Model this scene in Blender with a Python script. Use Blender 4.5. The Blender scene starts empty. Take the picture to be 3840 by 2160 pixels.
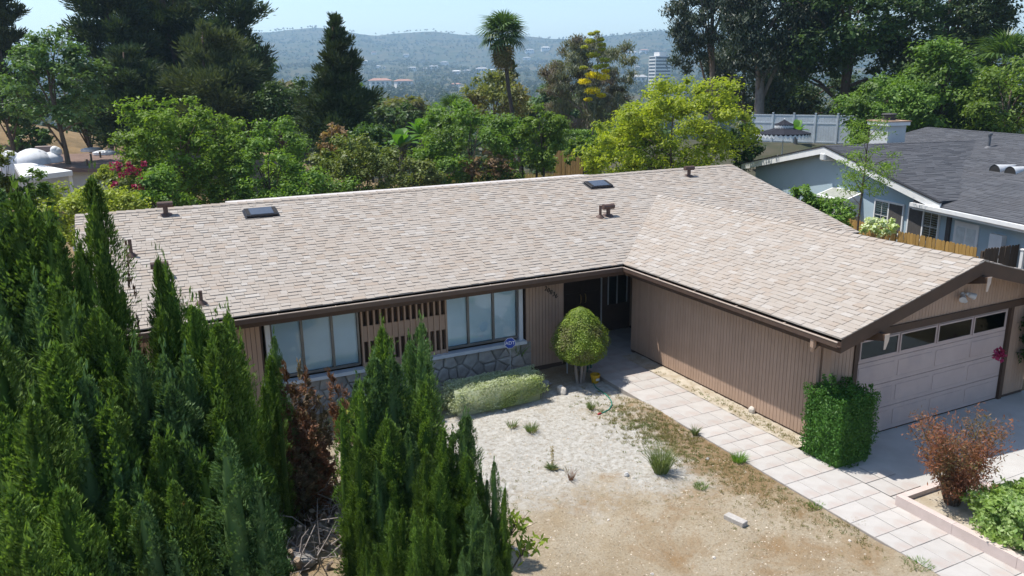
import bpy, bmesh, math, random
import numpy as np
from mathutils import Vector, Matrix, Euler
# ------------------------------------------------------------------ camera
sc = bpy.context.scene
F, PIT, ROL, YAW = 2998.43, 0.25711, -0.01499, 0.45806          # focal length in photo pixels (3840 wide), angles in rad
CAM = np.array([-11.854, -17.273, 7.559])
def basis():
    cp, sp, c, s = math.cos(PIT), math.sin(PIT), math.cos(YAW), math.sin(YAW)
    f = np.array([s*cp, c*cp, -sp]); r = np.array([c, -s, 0.]); u = np.cross(r, f)
    return r*math.cos(ROL)+u*math.sin(ROL), -r*math.sin(ROL)+u*math.cos(ROL), f
RT, UP, FW = basis()
cam = bpy.data.cameras.new('camera'); cam_o = bpy.data.objects.new('camera', cam); sc.collection.objects.link(cam_o)
cam.sensor_width = 36; cam.lens = F/3840*36; cam.clip_start = 0.1; cam.clip_end = 20000
cam_o.matrix_world = Matrix(((RT[0], UP[0], -FW[0], CAM[0]), (RT[1], UP[1], -FW[1], CAM[1]), (RT[2], UP[2], -FW[2], CAM[2]), (0, 0, 0, 1)))
sc.camera = cam_o
# ------------------------------------------------------------------ sky, sun, exposure
SUN = Vector((-0.35, 0.33, 1.0)).normalized()
w = bpy.data.worlds.new('World'); sc.world = w; w.use_nodes = True
nt = w.node_tree; bg = nt.nodes['Background']
sky = nt.nodes.new('ShaderNodeTexSky'); sky.sky_type = 'NISHITA'; sky.sun_disc = False
sky.sun_elevation = math.asin(SUN.z); sky.sun_rotation = math.atan2(SUN.x, SUN.y) % (2*math.pi)
sky.altitude = 200; sky.air_density = 1.0; sky.dust_density = 0.6; sky.ozone_density = 1.5
nt.links.new(sky.outputs[0], bg.inputs[0]); bg.inputs[1].default_value = 0.15
sl = bpy.data.lights.new('sun', 'SUN'); sl.energy = 5.0; sl.angle = math.radians(0.53); sl.color = (1.0, 0.955, 0.88)
so = bpy.data.objects.new('sun', sl); sc.collection.objects.link(so); so.rotation_euler = SUN.to_track_quat('Z', 'Y').to_euler()
so.location = (-20, 20, 60)
sc.view_settings.view_transform = 'Standard'; sc.view_settings.look = 'None'
sc.view_settings.exposure = 0.37; sc.view_settings.gamma = 1.0; sc.view_settings.use_curve_mapping = False
sc.render.engine = 'CYCLES'
cy = sc.cycles
cy.max_bounces = 7; cy.diffuse_bounces = 3; cy.glossy_bounces = 3; cy.transmission_bounces = 5; cy.transparent_max_bounces = 8
cy.volume_bounces = 1; cy.caustics_reflective = False; cy.caustics_refractive = False; cy.sample_clamp_indirect = 6
cy.use_denoising = True
sc.render.film_transparent = False
# ------------------------------------------------------------------ pixel helpers: photo pixels as displayed 2576 px wide
HAZE = 2.2e-4
S = 3840/2576
def ray(x, y):
    d = RT*(x*S-1920)+UP*(1080-y*S)+FW*F
    return d/np.linalg.norm(d)
def on(x, y, ax, v):
    d = ray(x, y); return CAM+d*(v-CAM[ax])/d[ax]
def at(x, y, dist):
    d = ray(x, y); return CAM+d*dist/math.hypot(d[0], d[1])
def mpp(d):            # metres per displayed pixel at a distance
    return d*S/F
rnd = random.Random(11)
NP = np.random.default_rng(11)
COL = sc.collection
# ------------------------------------------------------------------ object helpers
def tag(o, label=None, cat=None, group=None, kind=None):
    if label: o['label'] = label
    if cat: o['category'] = cat
    if group: o['group'] = group
    if kind: o['kind'] = kind
    return o
def empty(name, loc, label=None, cat=None, group=None, rz=0):
    o = bpy.data.objects.new(name, None); COL.objects.link(o)
    o.location = [float(v) for v in loc]; o.rotation_euler = (0, 0, rz); o.empty_display_size = .3
    return tag(o, label, cat, group)
def link(name, me, m=None, parent=None, loc=None, rot=None, scale=None):
    o = bpy.data.objects.new(name, me); COL.objects.link(o)
    if m is not None and not me.materials: me.materials.append(m)
    if parent is not None: o.parent = parent
    if loc is not None: o.location = [float(v) for v in loc]
    if rot is not None: o.rotation_euler = rot
    if scale is not None: o.scale = [float(v) for v in scale] if hasattr(scale, '__len__') else (scale,)*3
    return o
class MB:
    def __init__(s): s.v = []; s.f = []
    def add(s, vs, fs):
        b = len(s.v); s.v += [tuple(float(c) for c in p) for p in vs]; s.f += [tuple(i+b for i in q) for q in fs]; return s
    def box(s, x0, x1, y0, y1, z0, z1):
        return s.add([(x0, y0, z0), (x1, y0, z0), (x1, y1, z0), (x0, y1, z0), (x0, y0, z1), (x1, y0, z1), (x1, y1, z1), (x0, y1, z1)],
                     [(0, 3, 2, 1), (4, 5, 6, 7), (0, 1, 5, 4), (1, 2, 6, 5), (2, 3, 7, 6), (3, 0, 4, 7)])
    def hexa(s, p):    # 8 points, bottom ring then top ring
        return s.add(p, [(0, 3, 2, 1), (4, 5, 6, 7), (0, 1, 5, 4), (1, 2, 6, 5), (2, 3, 7, 6), (3, 0, 4, 7)])
    def prism(s, poly, lo, hi):   # poly of (x,y); lo, hi functions or numbers giving z
        n = len(poly); L = lo if callable(lo) else (lambda x, y: lo); H = hi if callable(hi) else (lambda x, y: hi)
        return s.add([(x, y, L(x, y)) for x, y in poly]+[(x, y, H(x, y)) for x, y in poly],
                     [tuple(range(n-1, -1, -1)), tuple(range(n, 2*n))]+[(i, (i+1) % n, n+(i+1) % n, n+i) for i in range(n)])
    def tube(s, path, rad, k=8, cap=True):
        path = [Vector([float(c) for c in p]) for p in path]; n = len(path)
        rad = rad if hasattr(rad, '__len__') else [rad]*n
        vs = []; px = None
        for i, p in enumerate(path):
            t = (path[min(i+1, n-1)]-path[max(i-1, 0)]).normalized()
            if px is None: px = t.orthogonal().normalized()
            px = (px-t*px.dot(t)).normalized(); py = t.cross(px)
            for j in range(k):
                a = 2*math.pi*j/k; vs.append(p+(px*math.cos(a)+py*math.sin(a))*rad[i])
        fs = [(i*k+j, i*k+(j+1) % k, (i+1)*k+(j+1) % k, (i+1)*k+j) for i in range(n-1) for j in range(k)]
        if cap: fs += [tuple(range(k-1, -1, -1)), tuple((n-1)*k+j for j in range(k))]
        return s.add(vs, fs)
    def lathe(s, prof, k=20, c=(0, 0, 0)):   # prof list of (r,z)
        n = len(prof); vs = [(c[0]+r*math.cos(2*math.pi*j/k), c[1]+r*math.sin(2*math.pi*j/k), c[2]+z) for r, z in prof for j in range(k)]
        fs = [(i*k+j, i*k+(j+1) % k, (i+1)*k+(j+1) % k, (i+1)*k+j) for i in range(n-1) for j in range(k)]
        fs += [tuple(range(k-1, -1, -1)), tuple((n-1)*k+j for j in range(k))]
        return s.add(vs, fs)
    def mesh(s, name, smooth=False):
        me = bpy.data.meshes.new(name); me.from_pydata(s.v, [], s.f); me.update()
        if smooth: me.polygons.foreach_set('use_smooth', [True]*len(me.polygons))
        return me
    def build(s, name, m, parent=None, smooth=False, loc=None, rot=None, bevel=0):
        me = s.mesh(name, smooth)
        if bevel:
            bm = bmesh.new(); bm.from_mesh(me); bmesh.ops.bevel(bm, geom=bm.edges[:], offset=bevel, segments=1, affect='EDGES'); bm.to_mesh(me); bm.free()
        return link(name, me, m, parent, loc, rot)
def bx(name, m, parent, x0, x1, y0, y1, z0, z1, bevel=0):
    return MB().box(x0, x1, y0, y1, z0, z1).build(name, m, parent, bevel=bevel)
def arr_mesh(name, V, Q):    # numpy verts (N,3), faces (M,k)
    me = bpy.data.meshes.new(name); n, k = Q.shape
    me.vertices.add(len(V)); me.vertices.foreach_set('co', np.ascontiguousarray(V, dtype=np.float32).ravel())
    me.loops.add(n*k); me.loops.foreach_set('vertex_index', np.ascontiguousarray(Q, dtype=np.int32).ravel())
    me.polygons.add(n); me.polygons.foreach_set('loop_start', np.arange(0, n*k, k, dtype=np.int32))
    me.update(calc_edges=True); return me
def clip(poly, a, b, c):     # keep a*x+b*y<=c
    out = []
    for i in range(len(poly)):
        p, q = poly[i], poly[(i+1) % len(poly)]
        dp, dq = a*p[0]+b*p[1]-c, a*q[0]+b*q[1]-c
        if dp <= 0: out.append(p)
        if (dp < 0 and dq > 0) or (dp > 0 and dq < 0):
            t = dp/(dp-dq); out.append((p[0]+(q[0]-p[0])*t, p[1]+(q[1]-p[1])*t))
    return out
def text_mesh(s, size, ext=0.008, shear=0, font_scale=1):
    cu = bpy.data.curves.new('lettering', 'FONT'); cu.body = s; cu.size = size; cu.extrude = ext; cu.align_x = 'CENTER'; cu.align_y = 'CENTER'; cu.shear = shear
    o = bpy.data.objects.new('lettering_tmp', cu); COL.objects.link(o)
    dg = bpy.context.evaluated_depsgraph_get(); dg.update()
    me = bpy.data.meshes.new_from_object(o.evaluated_get(dg)); bpy.data.objects.remove(o); bpy.data.curves.remove(cu)
    return me
# ------------------------------------------------------------------ materials
def _new(name):
    m = bpy.data.materials.new(name); m.use_nodes = True
    nt = m.node_tree; b = nt.nodes['Principled BSDF']; return m, nt, b
def _mix(nt, fac, a, b, mode='MIX'):
    n = nt.nodes.new('ShaderNodeMix'); n.data_type = 'RGBA'; n.blend_type = mode
    for s, v in ((n.inputs[0], fac), (n.inputs[6], a), (n.inputs[7], b)):
        if isinstance(v, bpy.types.NodeSocket): nt.links.new(v, s)
        elif isinstance(v, (int, float)): s.default_value = v
        else: s.default_value = (*v, 1)
    return n.outputs[2]
def _math(nt, op, a, b=None, clampit=False):
    n = nt.nodes.new('ShaderNodeMath'); n.operation = op; n.use_clamp = clampit
    for s, v in ((n.inputs[0], a), (n.inputs[1], b)):
        if v is None: continue
        if isinstance(v, bpy.types.NodeSocket): nt.links.new(v, s)
        else: s.default_value = v
    return n.outputs[0]
def _noise(nt, scale, detail=5, rough=.6, coord='Object', stretch=None, dist=0):
    tc = nt.nodes.new('ShaderNodeTexCoord'); n = nt.nodes.new('ShaderNodeTexNoise'); src = tc.outputs[coord]
    if stretch:
        mp = nt.nodes.new('ShaderNodeMapping'); mp.inputs['Scale'].default_value = stretch; nt.links.new(src, mp.inputs[0]); src = mp.outputs[0]
    nt.links.new(src, n.inputs['Vector']); n.inputs['Scale'].default_value = scale; n.inputs['Detail'].default_value = detail; n.inputs['Roughness'].default_value = rough
    n.inputs['Distortion'].default_value = dist
    return n.outputs['Fac']
def _ramp(nt, fac, stops):
    n = nt.nodes.new('ShaderNodeValToRGB'); e = n.color_ramp.elements
    while len(e) < len(stops): e.new(.5)
    for i, (p, c) in enumerate(stops): e[i].position = p; e[i].color = (*c, 1) if hasattr(c, '__len__') else (c, c, c, 1)
    nt.links.new(fac, n.inputs[0]); return n.outputs[0]
def pm(name, c1, c2=None, scale=4, rough=.75, bump=0, bscale=60, island=0, objrand=0, metal=0, spec=.3, stretch=None, coord='Object', lo=.35, hi=.65, stain=None, sscale=1.2):
    m, nt, b = _new(name); b.inputs['Roughness'].default_value = rough; b.inputs['Metallic'].default_value = metal; b.inputs['Specular IOR Level'].default_value = spec
    c2 = c2 or tuple(v*.8 for v in c1)
    col = _mix(nt, _ramp(nt, _noise(nt, scale, stretch=stretch, coord=coord), [(lo, 0), (hi, 1)]), c1, c2)
    if stain: col = _mix(nt, _math(nt, 'MULTIPLY', _ramp(nt, _noise(nt, sscale, 6, .65, coord=coord), [(.52, 0), (.7, 1)]), .8), col, stain)
    if island or objrand:
        if island: src = nt.nodes.new('ShaderNodeNewGeometry').outputs['Random Per Island']; a = island
        else: src = nt.nodes.new('ShaderNodeObjectInfo').outputs['Random']; a = objrand
        v = _math(nt, 'MULTIPLY_ADD', src, 2*a); v.node.inputs[2].default_value = 1-a
        hs = nt.nodes.new('ShaderNodeHueSaturation'); nt.links.new(v, hs.inputs['Value']); nt.links.new(col, hs.inputs['Color']); col = hs.outputs[0]
    nt.links.new(col, b.inputs['Base Color'])
    if bump:
        bn = nt.nodes.new('ShaderNodeBump'); bn.inputs['Strength'].default_value = bump; bn.inputs['Distance'].default_value = .02
        nt.links.new(_noise(nt, bscale, 6, .65, coord=coord, stretch=stretch), bn.inputs['Height']); nt.links.new(bn.outputs[0], b.inputs['Normal'])
    return m
GAIN = 1.0
def leafm(name, c1, c2, c3=None, trans=.32, rough=.5, spec=.25, pscale=.5, warm=1.25):
    """foliage: colour differs leaf by leaf and in soft patches, thin leaves let light through"""
    c1, c2, c3 = [tuple(v*GAIN for v in c) if c else c for c in (c1, c2, c3)]
    m, nt, b = _new(name); b.inputs['Roughness'].default_value = rough; b.inputs['Specular IOR Level'].default_value = spec
    isl = nt.nodes.new('ShaderNodeNewGeometry').outputs['Random Per Island']
    col = _mix(nt, isl, c1, c2)
    if c3: col = _mix(nt, _ramp(nt, _noise(nt, pscale, 3, .5), [(.48, 0), (.68, 1)]), col, c3)
    oi = nt.nodes.new('ShaderNodeObjectInfo').outputs['Random']
    v = _math(nt, 'MULTIPLY_ADD', oi, .36); v.node.inputs[2].default_value = .82
    hs = nt.nodes.new('ShaderNodeHueSaturation'); nt.links.new(v, hs.inputs['Value']); nt.links.new(col, hs.inputs['Color']); col = hs.outputs[0]
    nt.links.new(col, b.inputs['Base Color'])
    tr = nt.nodes.new('ShaderNodeBsdfTranslucent'); nt.links.new(_mix(nt, 1.0, col, (warm*1.15, warm*1.2, warm*.5), 'MULTIPLY'), tr.inputs[0])
    mx = nt.nodes.new('ShaderNodeMixShader'); mx.inputs[0].default_value = trans
    nt.links.new(b.outputs[0], mx.inputs[1]); nt.links.new(tr.outputs[0], mx.inputs[2]); nt.links.new(mx.outputs[0], nt.nodes['Material Output'].inputs[0])
    return m
def glassm(name, tint=(.97, .98, .99), refl=1.0):
    m, nt, b = _new(name); nt.nodes.remove(b)
    t = nt.nodes.new('ShaderNodeBsdfTransparent'); t.inputs[0].default_value = (*tint, 1)
    g = nt.nodes.new('ShaderNodeBsdfGlossy'); g.inputs['Roughness'].default_value = .03; g.inputs[0].default_value = (.9, .95, 1, 1)
    lw = nt.nodes.new('ShaderNodeFresnel'); lw.inputs[0].default_value = 1.55
    mx = nt.nodes.new('ShaderNodeMixShader'); nt.links.new(_math(nt, 'MULTIPLY', lw.outputs[0], 0.75*refl, True), mx.inputs[0])
    nt.links.new(t.outputs[0], mx.inputs[1]); nt.links.new(g.outputs[0], mx.inputs[2]); nt.links.new(mx.outputs[0], nt.nodes['Material Output'].inputs[0])
    return m
# ------------------------------------------------------------------ foliage geometry
def unit(v): return v/np.maximum(np.linalg.norm(v, axis=-1, keepdims=True), 1e-9)
def rdir(g, n): return unit(g.normal(size=(n, 3)))
def leaves(P, N, size, aspect, g, droop=0.0, jit=.3, along=None):
    """diamond leaves at points P facing N; size = half length; droop pulls the tips down; along fixes the long axis"""
    n = len(P); s = size*(1+jit*g.uniform(-1, 1, (n, 1)))
    t = along if along is not None else unit(np.cross(N, rdir(g, n)))
    if droop: t = unit(t+np.array([0, 0, -droop]))
    b = unit(np.cross(N, t)); t = unit(t)
    U = t*s; W = b*s*aspect
    V = np.stack([P-U, P+W-U*.15, P+U, P-W-U*.15], 1).reshape(-1, 3)
    return V, np.arange(4*n, dtype=np.int32).reshape(-1, 4)
def cat(parts):
    Vs, Qs, o = [], [], 0
    for V, Q in parts: Vs.append(V); Qs.append(Q+o); o += len(V)
    return np.concatenate(Vs), np.concatenate(Qs)
def lump(g, d, k=7, amp=.22):
    """smooth random radius factor over directions d"""
    r = np.ones(len(d))
    for _ in range(k):
        a = rdir(g, 1)[0]; r += amp*np.sin((d@a)*g.uniform(2, 5)+g.uniform(0, 6.3))/math.sqrt(k)*1.3
    return r
def broad_crown(g, rad, n_leaf, size, aspect=.5, n_clump=70, clump=.26, droop=.1, low=-.75, outer=.55, face=.55, flat=.8):
    """leaf clumps spread through an uneven ellipsoid; rad = (rx,ry,rz), centred on 0; returns V,Q,clump centres"""
    rad = np.array(rad, float); d = rdir(g, n_clump*3); d = d[d[:, 2] > low][:n_clump]; k = len(d)
    rr = g.uniform(outer**3, 1, k)**(1/3)*np.clip(lump(g, d), .6, 1.12)
    C = d*rad*rr[:, None]; cr = clump*rad.mean()*g.uniform(.6, 1.35, k)
    C = C*(1-clump*.55)
    idx = g.choice(k, n_leaf, p=cr**2/np.sum(cr**2))
    e = rdir(g, n_leaf); e[:, 2] = np.where((e[:, 2] < -.2) & (g.random(n_leaf) < .65), -e[:, 2], e[:, 2])
    inn = g.random(n_leaf) < .14; size = np.where(inn, size*2.3, size)[:, None]
    P = C[idx]+e*(cr[idx]*np.where(inn, g.uniform(.05, .55, n_leaf), g.uniform(.5, 1.08, n_leaf)))[:, None]*np.array([1, 1, flat])
    N = unit(e*face+rdir(g, n_leaf)*.55+np.array(SUN)*.5)
    V, Q = leaves(P, N, size, aspect, g, droop)
    return V, Q, C
def pine_crown(g, h, r, n_leaf, size, taper=.7, top=.22, low=.12, asp=.16, nb=60, tuft=.16, updir=.25):
    """conifer: boughs off the axis carrying flattened tufts of needles; z from 0 to h"""
    parts, C = [], []
    for i in range(nb):
        t = low+(1-low)*(i+g.random())/nb; a = g.uniform(0, 6.283)
        L = r*(top+(1-top)*(1-t)**taper)*g.uniform(.6, 1.12)*min(1, .55+t*2.2)
        zc = t*h
        for j in range(4):
            q = (.38+.2*j)+g.uniform(-.06, .06)
            c = np.array([math.cos(a)*L*q, math.sin(a)*L*q, zc+updir*L*q*q+g.uniform(-.1, .1)*L]); C.append((c, L*.34*g.uniform(.7, 1.2)+r*.05))
    k = len(C); cs = np.array([c for c, _ in C]); cr = np.array([x for _, x in C])
    cr = cr*(tuft/.16)
    idx = g.choice(k, n_leaf, p=cr**2/np.sum(cr**2)); e = rdir(g, n_leaf)
    inn = g.random(n_leaf) < .12; size = np.where(inn, size*1.7, size)[:, None]; asp = .22
    P = cs[idx]+e*(cr[idx]*np.where(inn, g.uniform(0, .5, n_leaf), g.uniform(.3, 1.0, n_leaf)))[:, None]*np.array([1, 1, .62])
    outw = unit(np.stack([cs[idx][:, 0], cs[idx][:, 1], np.full(n_leaf, r*.35)], 1))
    T = unit(outw*.5+e*.7+np.array([0, 0, .3])+rdir(g, n_leaf)*.3)
    N = unit(np.cross(T, rdir(g, n_leaf)))
    V, Q = leaves(P, N, size, asp, g, along=T)
    return V, Q, cs
def limb_mesh(g, h, r0, C, nl=9, lean=(0, 0), fork=.35, k=7, wob=.03):
    """tapered trunk with limbs reaching into the clumps C (coordinates with z from the ground)"""
    mb = MB(); ax = []
    for i in range(9):
        t = i/8; ax.append((lean[0]*t*h+math.sin(t*5+1)*wob*h*t, lean[1]*t*h+math.cos(t*4)*wob*h*t, t*h-.15*(i == 0)))
    mb.tube(ax, [r0*(1.35 if i == 0 else 1-.78*(i/8)) for i in range(9)], k)
    if len(C):
        for c in C[g.choice(len(C), min(nl, len(C)), replace=False)]:
            t = float(np.clip(g.uniform(fork, .9), 0, .92)); s = np.array(ax[int(t*8)])
            if c[2] < s[2]: s = np.array(ax[max(1, int(c[2]/h*6))])
            m = (s+c)/2+np.array([0, 0, .1*np.linalg.norm(c-s)])
            mb.tube([s, m, c], [r0*.42*(1-.5*t), r0*.25, r0*.07], 5)
    return mb
# ================================================================== SETTING: terrain
def ss(a, b, x): t = np.clip((x-a)/(b-a), 0, 1); return t*t*(3-2*t)
_ph = np.random.default_rng(5).uniform(0, 6.28, (14, 3))
def wav(x, y, sc_, amp, k=5, o=0):
    z = 0
    for i in range(k):
        a = _ph[(i+o) % 14]; f = sc_*(1.0+.55*i)
        z = z+amp/(1+.6*i)*np.sin(x*f*math.cos(a[0])+y*f*math.sin(a[0])+a[1])*np.cos(y*f*.7*math.cos(a[2])-x*f*.6+a[2])
    return z
def ground(x, y):
    x = np.asarray(x, float); y = np.asarray(y, float)
    dx, dy = x-CAM[0], y-CAM[1]; d = np.hypot(dx, dy)
    az = np.degrees(np.arctan2(dx, dy))-math.degrees(YAW); az = (az+180) % 360-180
    near = np.interp(d, [0, 62, 80, 140, 300, 700, 1100], [-.35, -.35, -2.5, -11, -25, -27, -14])
    ridge = np.interp(az, [-60, -32, -26, -17, -12.5, -9, -5, -1, 3, 6, 10, 16, 24, 32, 60], [120, 150, 165, 205, 216, 190, 208, 196, 182, 175, 200, 178, 150, 140, 120])
    t = np.clip((d-1100)/2500, 0, 1)
    far = -14+(ridge+14)*(.25*t+.75*t**2.4)+wav(x, y, .004, 16, 6)*ss(1300, 2200, d)*(1-.55*ss(3000, 3500, d))
    far = np.where(d > 3600, far-(d-3600)*.04, far)
    far2 = np.interp(az, [-60, 0, 8, 12.5, 14, 16.5, 20, 30, 60], [150, 150, 170, 235, 225, 205, 190, 165, 150])*ss(4600, 6200, d)
    z = np.where(d < 1100, near, np.maximum(far, far2-20))
    hill = np.interp(az, [-70, -33, -28, -22, -16, -12.5, -9], [13, 9.5, 7.2, 5.2, 4.0, 1.6, 0])
    z = z+hill*ss(58, 92, d)*(1-ss(120, 230, d))
    z = z+3.3*ss(42, 66, d)*ss(3, 12, az)*(1-ss(72, 130, d))*(az < 60)
    z = z+wav(x, y, .09, .22, 4)*ss(50, 75, d)+wav(x, y, .02, 1.6, 4, 3)*ss(120, 300, d)
    return z
gz = lambda x, y: float(ground(x, y))
naz, rads = 300, np.concatenate([[0.5], np.geomspace(6, 7000, 190)])
azs = np.concatenate([np.linspace(-40, 40, 230), np.linspace(40, 320, 72)[1:-1]])+math.degrees(YAW)
azs = np.radians(azs); naz = len(azs)
X = CAM[0]+np.outer(rads, np.sin(azs)); Y = CAM[1]+np.outer(rads, np.cos(azs)); Z = ground(X, Y)
V = np.stack([X, Y, Z], -1).reshape(-1, 3); nr = len(rads)
i, j = np.meshgrid(np.arange(nr-1), np.arange(naz), indexing='ij'); j2 = (j+1) % naz
Q = np.stack([i*naz+j, (i+1)*naz+j, (i+1)*naz+j2, i*naz+j2], -1).reshape(-1, 4)[:, ::-1]
def terrain_mat():
    m, nt, b = _new('terrain'); b.inputs['Roughness'].default_value = .95; b.inputs['Specular IOR Level'].default_value = .1
    dry = _mix(nt, _ramp(nt, _noise(nt, .35, 6, .65), [(.4, 0), (.62, 1)]), (.27, .19, .105), (.16, .12, .07))
    brush = _mix(nt, _ramp(nt, _noise(nt, .02, 8, .7), [(.42, 0), (.6, 1)]), (.035, .05, .022), (.10, .085, .045))
    cd = nt.nodes.new('ShaderNodeTexCoord'); vl = nt.nodes.new('ShaderNodeVectorMath'); vl.operation = 'LENGTH'; nt.links.new(cd.outputs['Object'], vl.inputs[0])
    fac = _ramp(nt, _math(nt, 'DIVIDE', vl.outputs['Value'], 400), [(.3, 0), (.55, 1)])
    nt.links.new(_mix(nt, fac, dry, brush), b.inputs['Base Color'])
    bn = nt.nodes.new('ShaderNodeBump'); bn.inputs['Strength'].default_value = .6; bn.inputs['Distance'].default_value = .15
    nt.links.new(_noise(nt, 4, 8, .7), bn.inputs['Height']); nt.links.new(bn.outputs[0], b.inputs['Normal'])
    return m
me = arr_mesh('terrain', V, Q); me.polygons.foreach_set('use_smooth', [True]*len(me.polygons))
tag(link('terrain', me, terrain_mat()), 'rolling ground from the yard down to the valley and up to the hills', kind='structure')
# ------------------------------------------------------------------ front yard of bare soil
def yard_mat():
    m, nt, b = _new('yard_soil'); b.inputs['Roughness'].default_value = .95; b.inputs['Specular IOR Level'].default_value = .08
    tc = nt.nodes.new('ShaderNodeTexCoord'); sp = nt.nodes.new('ShaderNodeSeparateXYZ'); nt.links.new(tc.outputs['Object'], sp.inputs[0])
    tan = _mix(nt, _ramp(nt, _noise(nt, 1.1, 6, .6), [(.4, 0), (.62, 1)]), (.43, .365, .27), (.36, .285, .19))
    tan = _mix(nt, _ramp(nt, _noise(nt, .75, 7, .68, dist=.6), [(.50, 0), (.66, 1)]), tan, (.31, .205, .11))
    tan = _mix(nt, _ramp(nt, _noise(nt, 22, 6, .7), [(.5, 0), (.72, 1)]), tan, (.26, .19, .11))
    white = _mix(nt, _ramp(nt, _noise(nt, 8, 10, .82), [(.42, 0), (.62, 1)]), (.55, .53, .485), (.33, .295, .24))
    def blob(cx, cy, rx, ry, amp=1.0):
        a = _math(nt, 'MULTIPLY', _math(nt, 'SUBTRACT', sp.outputs[0], cx), 1/rx); c = _math(nt, 'MULTIPLY', _math(nt, 'SUBTRACT', sp.outputs[1], cy), 1/ry)
        return _math(nt, 'SUBTRACT', amp, _math(nt, 'SQRT', _math(nt, 'ADD', _math(nt, 'MULTIPLY', a, a), _math(nt, 'MULTIPLY', c, c))))
    f = _math(nt, 'MAXIMUM', blob(-4.9, -3.0, 3.8, 3.1), blob(-2.7, -4.6, 1.7, 2.2))
    f = _math(nt, 'MAXIMUM', f, blob(-2.0, -1.4, 1.6, 1.0))
    f = _math(nt, 'ADD', f, _math(nt, 'MULTIPLY', _math(nt, 'SUBTRACT', _noise(nt, 1.4, 8, .7), .5), 1.5))
    f = _math(nt, 'ADD', f, _math(nt, 'MULTIPLY', _math(nt, 'SUBTRACT', _noise(nt, 11, 6, .7), .5), .5))
    col = _mix(nt, _ramp(nt, f, [(.0, 0), (.42, 1)]), tan, white)
    # matted brown thatch beside the path
    th = _math(nt, 'ADD', blob(-1.6, -5.6, .75, 3.3), _math(nt, 'MULTIPLY', _math(nt, 'SUBTRACT', _noise(nt, 2.5, 8, .72), .5), 2.2))
    col = _mix(nt, _ramp(nt, th, [(.05, 0), (.5, .85)]), col, (.235, .155, .075))
    nt.links.new(col, b.inputs['Base Color'])
    bn = nt.nodes.new('ShaderNodeBump'); bn.inputs['Strength'].default_value = 1.0; bn.inputs['Distance'].default_value = .06
    nt.links.new(_noise(nt, 12, 10, .78), bn.inputs['Height']); nt.links.new(bn.outputs[0], b.inputs['Normal'])
    return m
def yz(x, y):    # height of the front yard soil
    x = np.asarray(x, float); y = np.asarray(y, float)
    near_path = np.exp(-((x+1.2)/.5)**2)*ss(-1.5, -3.0, y)
    return -.115+.085*near_path+wav(x, y, 1.1, .022, 5)+wav(x, y, 4.2, .009, 5, 2)+wav(x, y, 12, .004, 4, 6)-.06*ss(-12, -18, x)
gx = np.arange(-26, -1.13, .09); gy = np.arange(-16, .75, .09)
GX, GY = np.meshgrid(gx, gy, indexing='ij'); GZ = yz(GX, GY)+NP.normal(0, .0035, GX.shape)
V = np.stack([GX, GY, GZ], -1).reshape(-1, 3); n2 = len(gy)
i, j = np.meshgrid(np.arange(len(gx)-1), np.arange(n2-1), indexing='ij')
Q = np.stack([i*n2+j, (i+1)*n2+j, (i+1)*n2+j+1, i*n2+j+1], -1).reshape(-1, 4)
ym = yard_mat(); me = arr_mesh('yard', V, Q); me.polygons.foreach_set('use_smooth', [True]*len(me.polygons))
tag(link('yard', me, ym), 'bare bleached soil of the front yard', kind='structure')
yzf = lambda x, y: float(yz(x, y))
# soil bed along the garage wall
gx = np.arange(.17, .70, .05); gy = np.arange(-6.2, .3, .08); GX, GY = np.meshgrid(gx, gy, indexing='ij')
GZ = .015+NP.normal(0, .006, GX.shape)+.025*ss(.35, .6, GX)
V = np.stack([GX, GY, GZ], -1).reshape(-1, 3); n2 = len(gy); i, j = np.meshgrid(np.arange(len(gx)-1), np.arange(n2-1), indexing='ij')
Q = np.stack([i*n2+j, (i+1)*n2+j, (i+1)*n2+j+1, i*n2+j+1], -1).reshape(-1, 4)
soil2 = pm('bed_soil', (.50, .45, .37), (.35, .29, .21), 3, .95, .8, 30, spec=.08)
tag(link('soil_bed', arr_mesh('soil_bed', V, Q), soil2), 'narrow strip of pale soil between the path and garage wall', kind='structure')
# ------------------------------------------------------------------ path of stamped concrete slabs
M_slab = pm('stamped_concrete', (.465, .438, .41), (.405, .378, .35), 2.2, .85, .35, 45, objrand=.05, stain=(.42, .335, .295), sscale=1.6, coord='Object')
M_joint = pm('path_joint', (.36, .325, .295), (.28, .25, .225), 6, .95)
path = MB().box(-1.17, .19, -16, -.2, -.14, -.012).box(-1.17, 1.9, -.2, 2.45, -.14, -.010).build('path', M_joint)
tag(path, 'pinkish stamped concrete path along the garage wall', kind='structure')
rr = random.Random(3)
def slab(x0, x1, y0, y1):
    g = .0045; z = rr.uniform(-.002, .003)
    o = MB().box(-(x1-x0)/2+g, (x1-x0)/2-g, -(y1-y0)/2+g, (y1-y0)/2-g, -.012, .0).build('paving_slab', M_slab, path, bevel=.004)
    o.location = ((x0+x1)/2, (y0+y1)/2, z)
y = 2.4; row = 0
while y > -13.5:
    hgt = rr.choice([.42, .5, .62]); cuts = [[-.72, -.25], [-.5, .0-.15], [-.62, -.2], [-.85, -.4]][row % 4]
    x1 = .19 if y < -.3 else 1.9
    xs = [-1.17]+cuts+([x1] if x1 < 1 else [.45, 1.1, x1])
    for a, c in zip(xs[:-1], xs[1:]): slab(a, c, y-hgt, y)
    y -= hgt; row += 1
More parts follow.
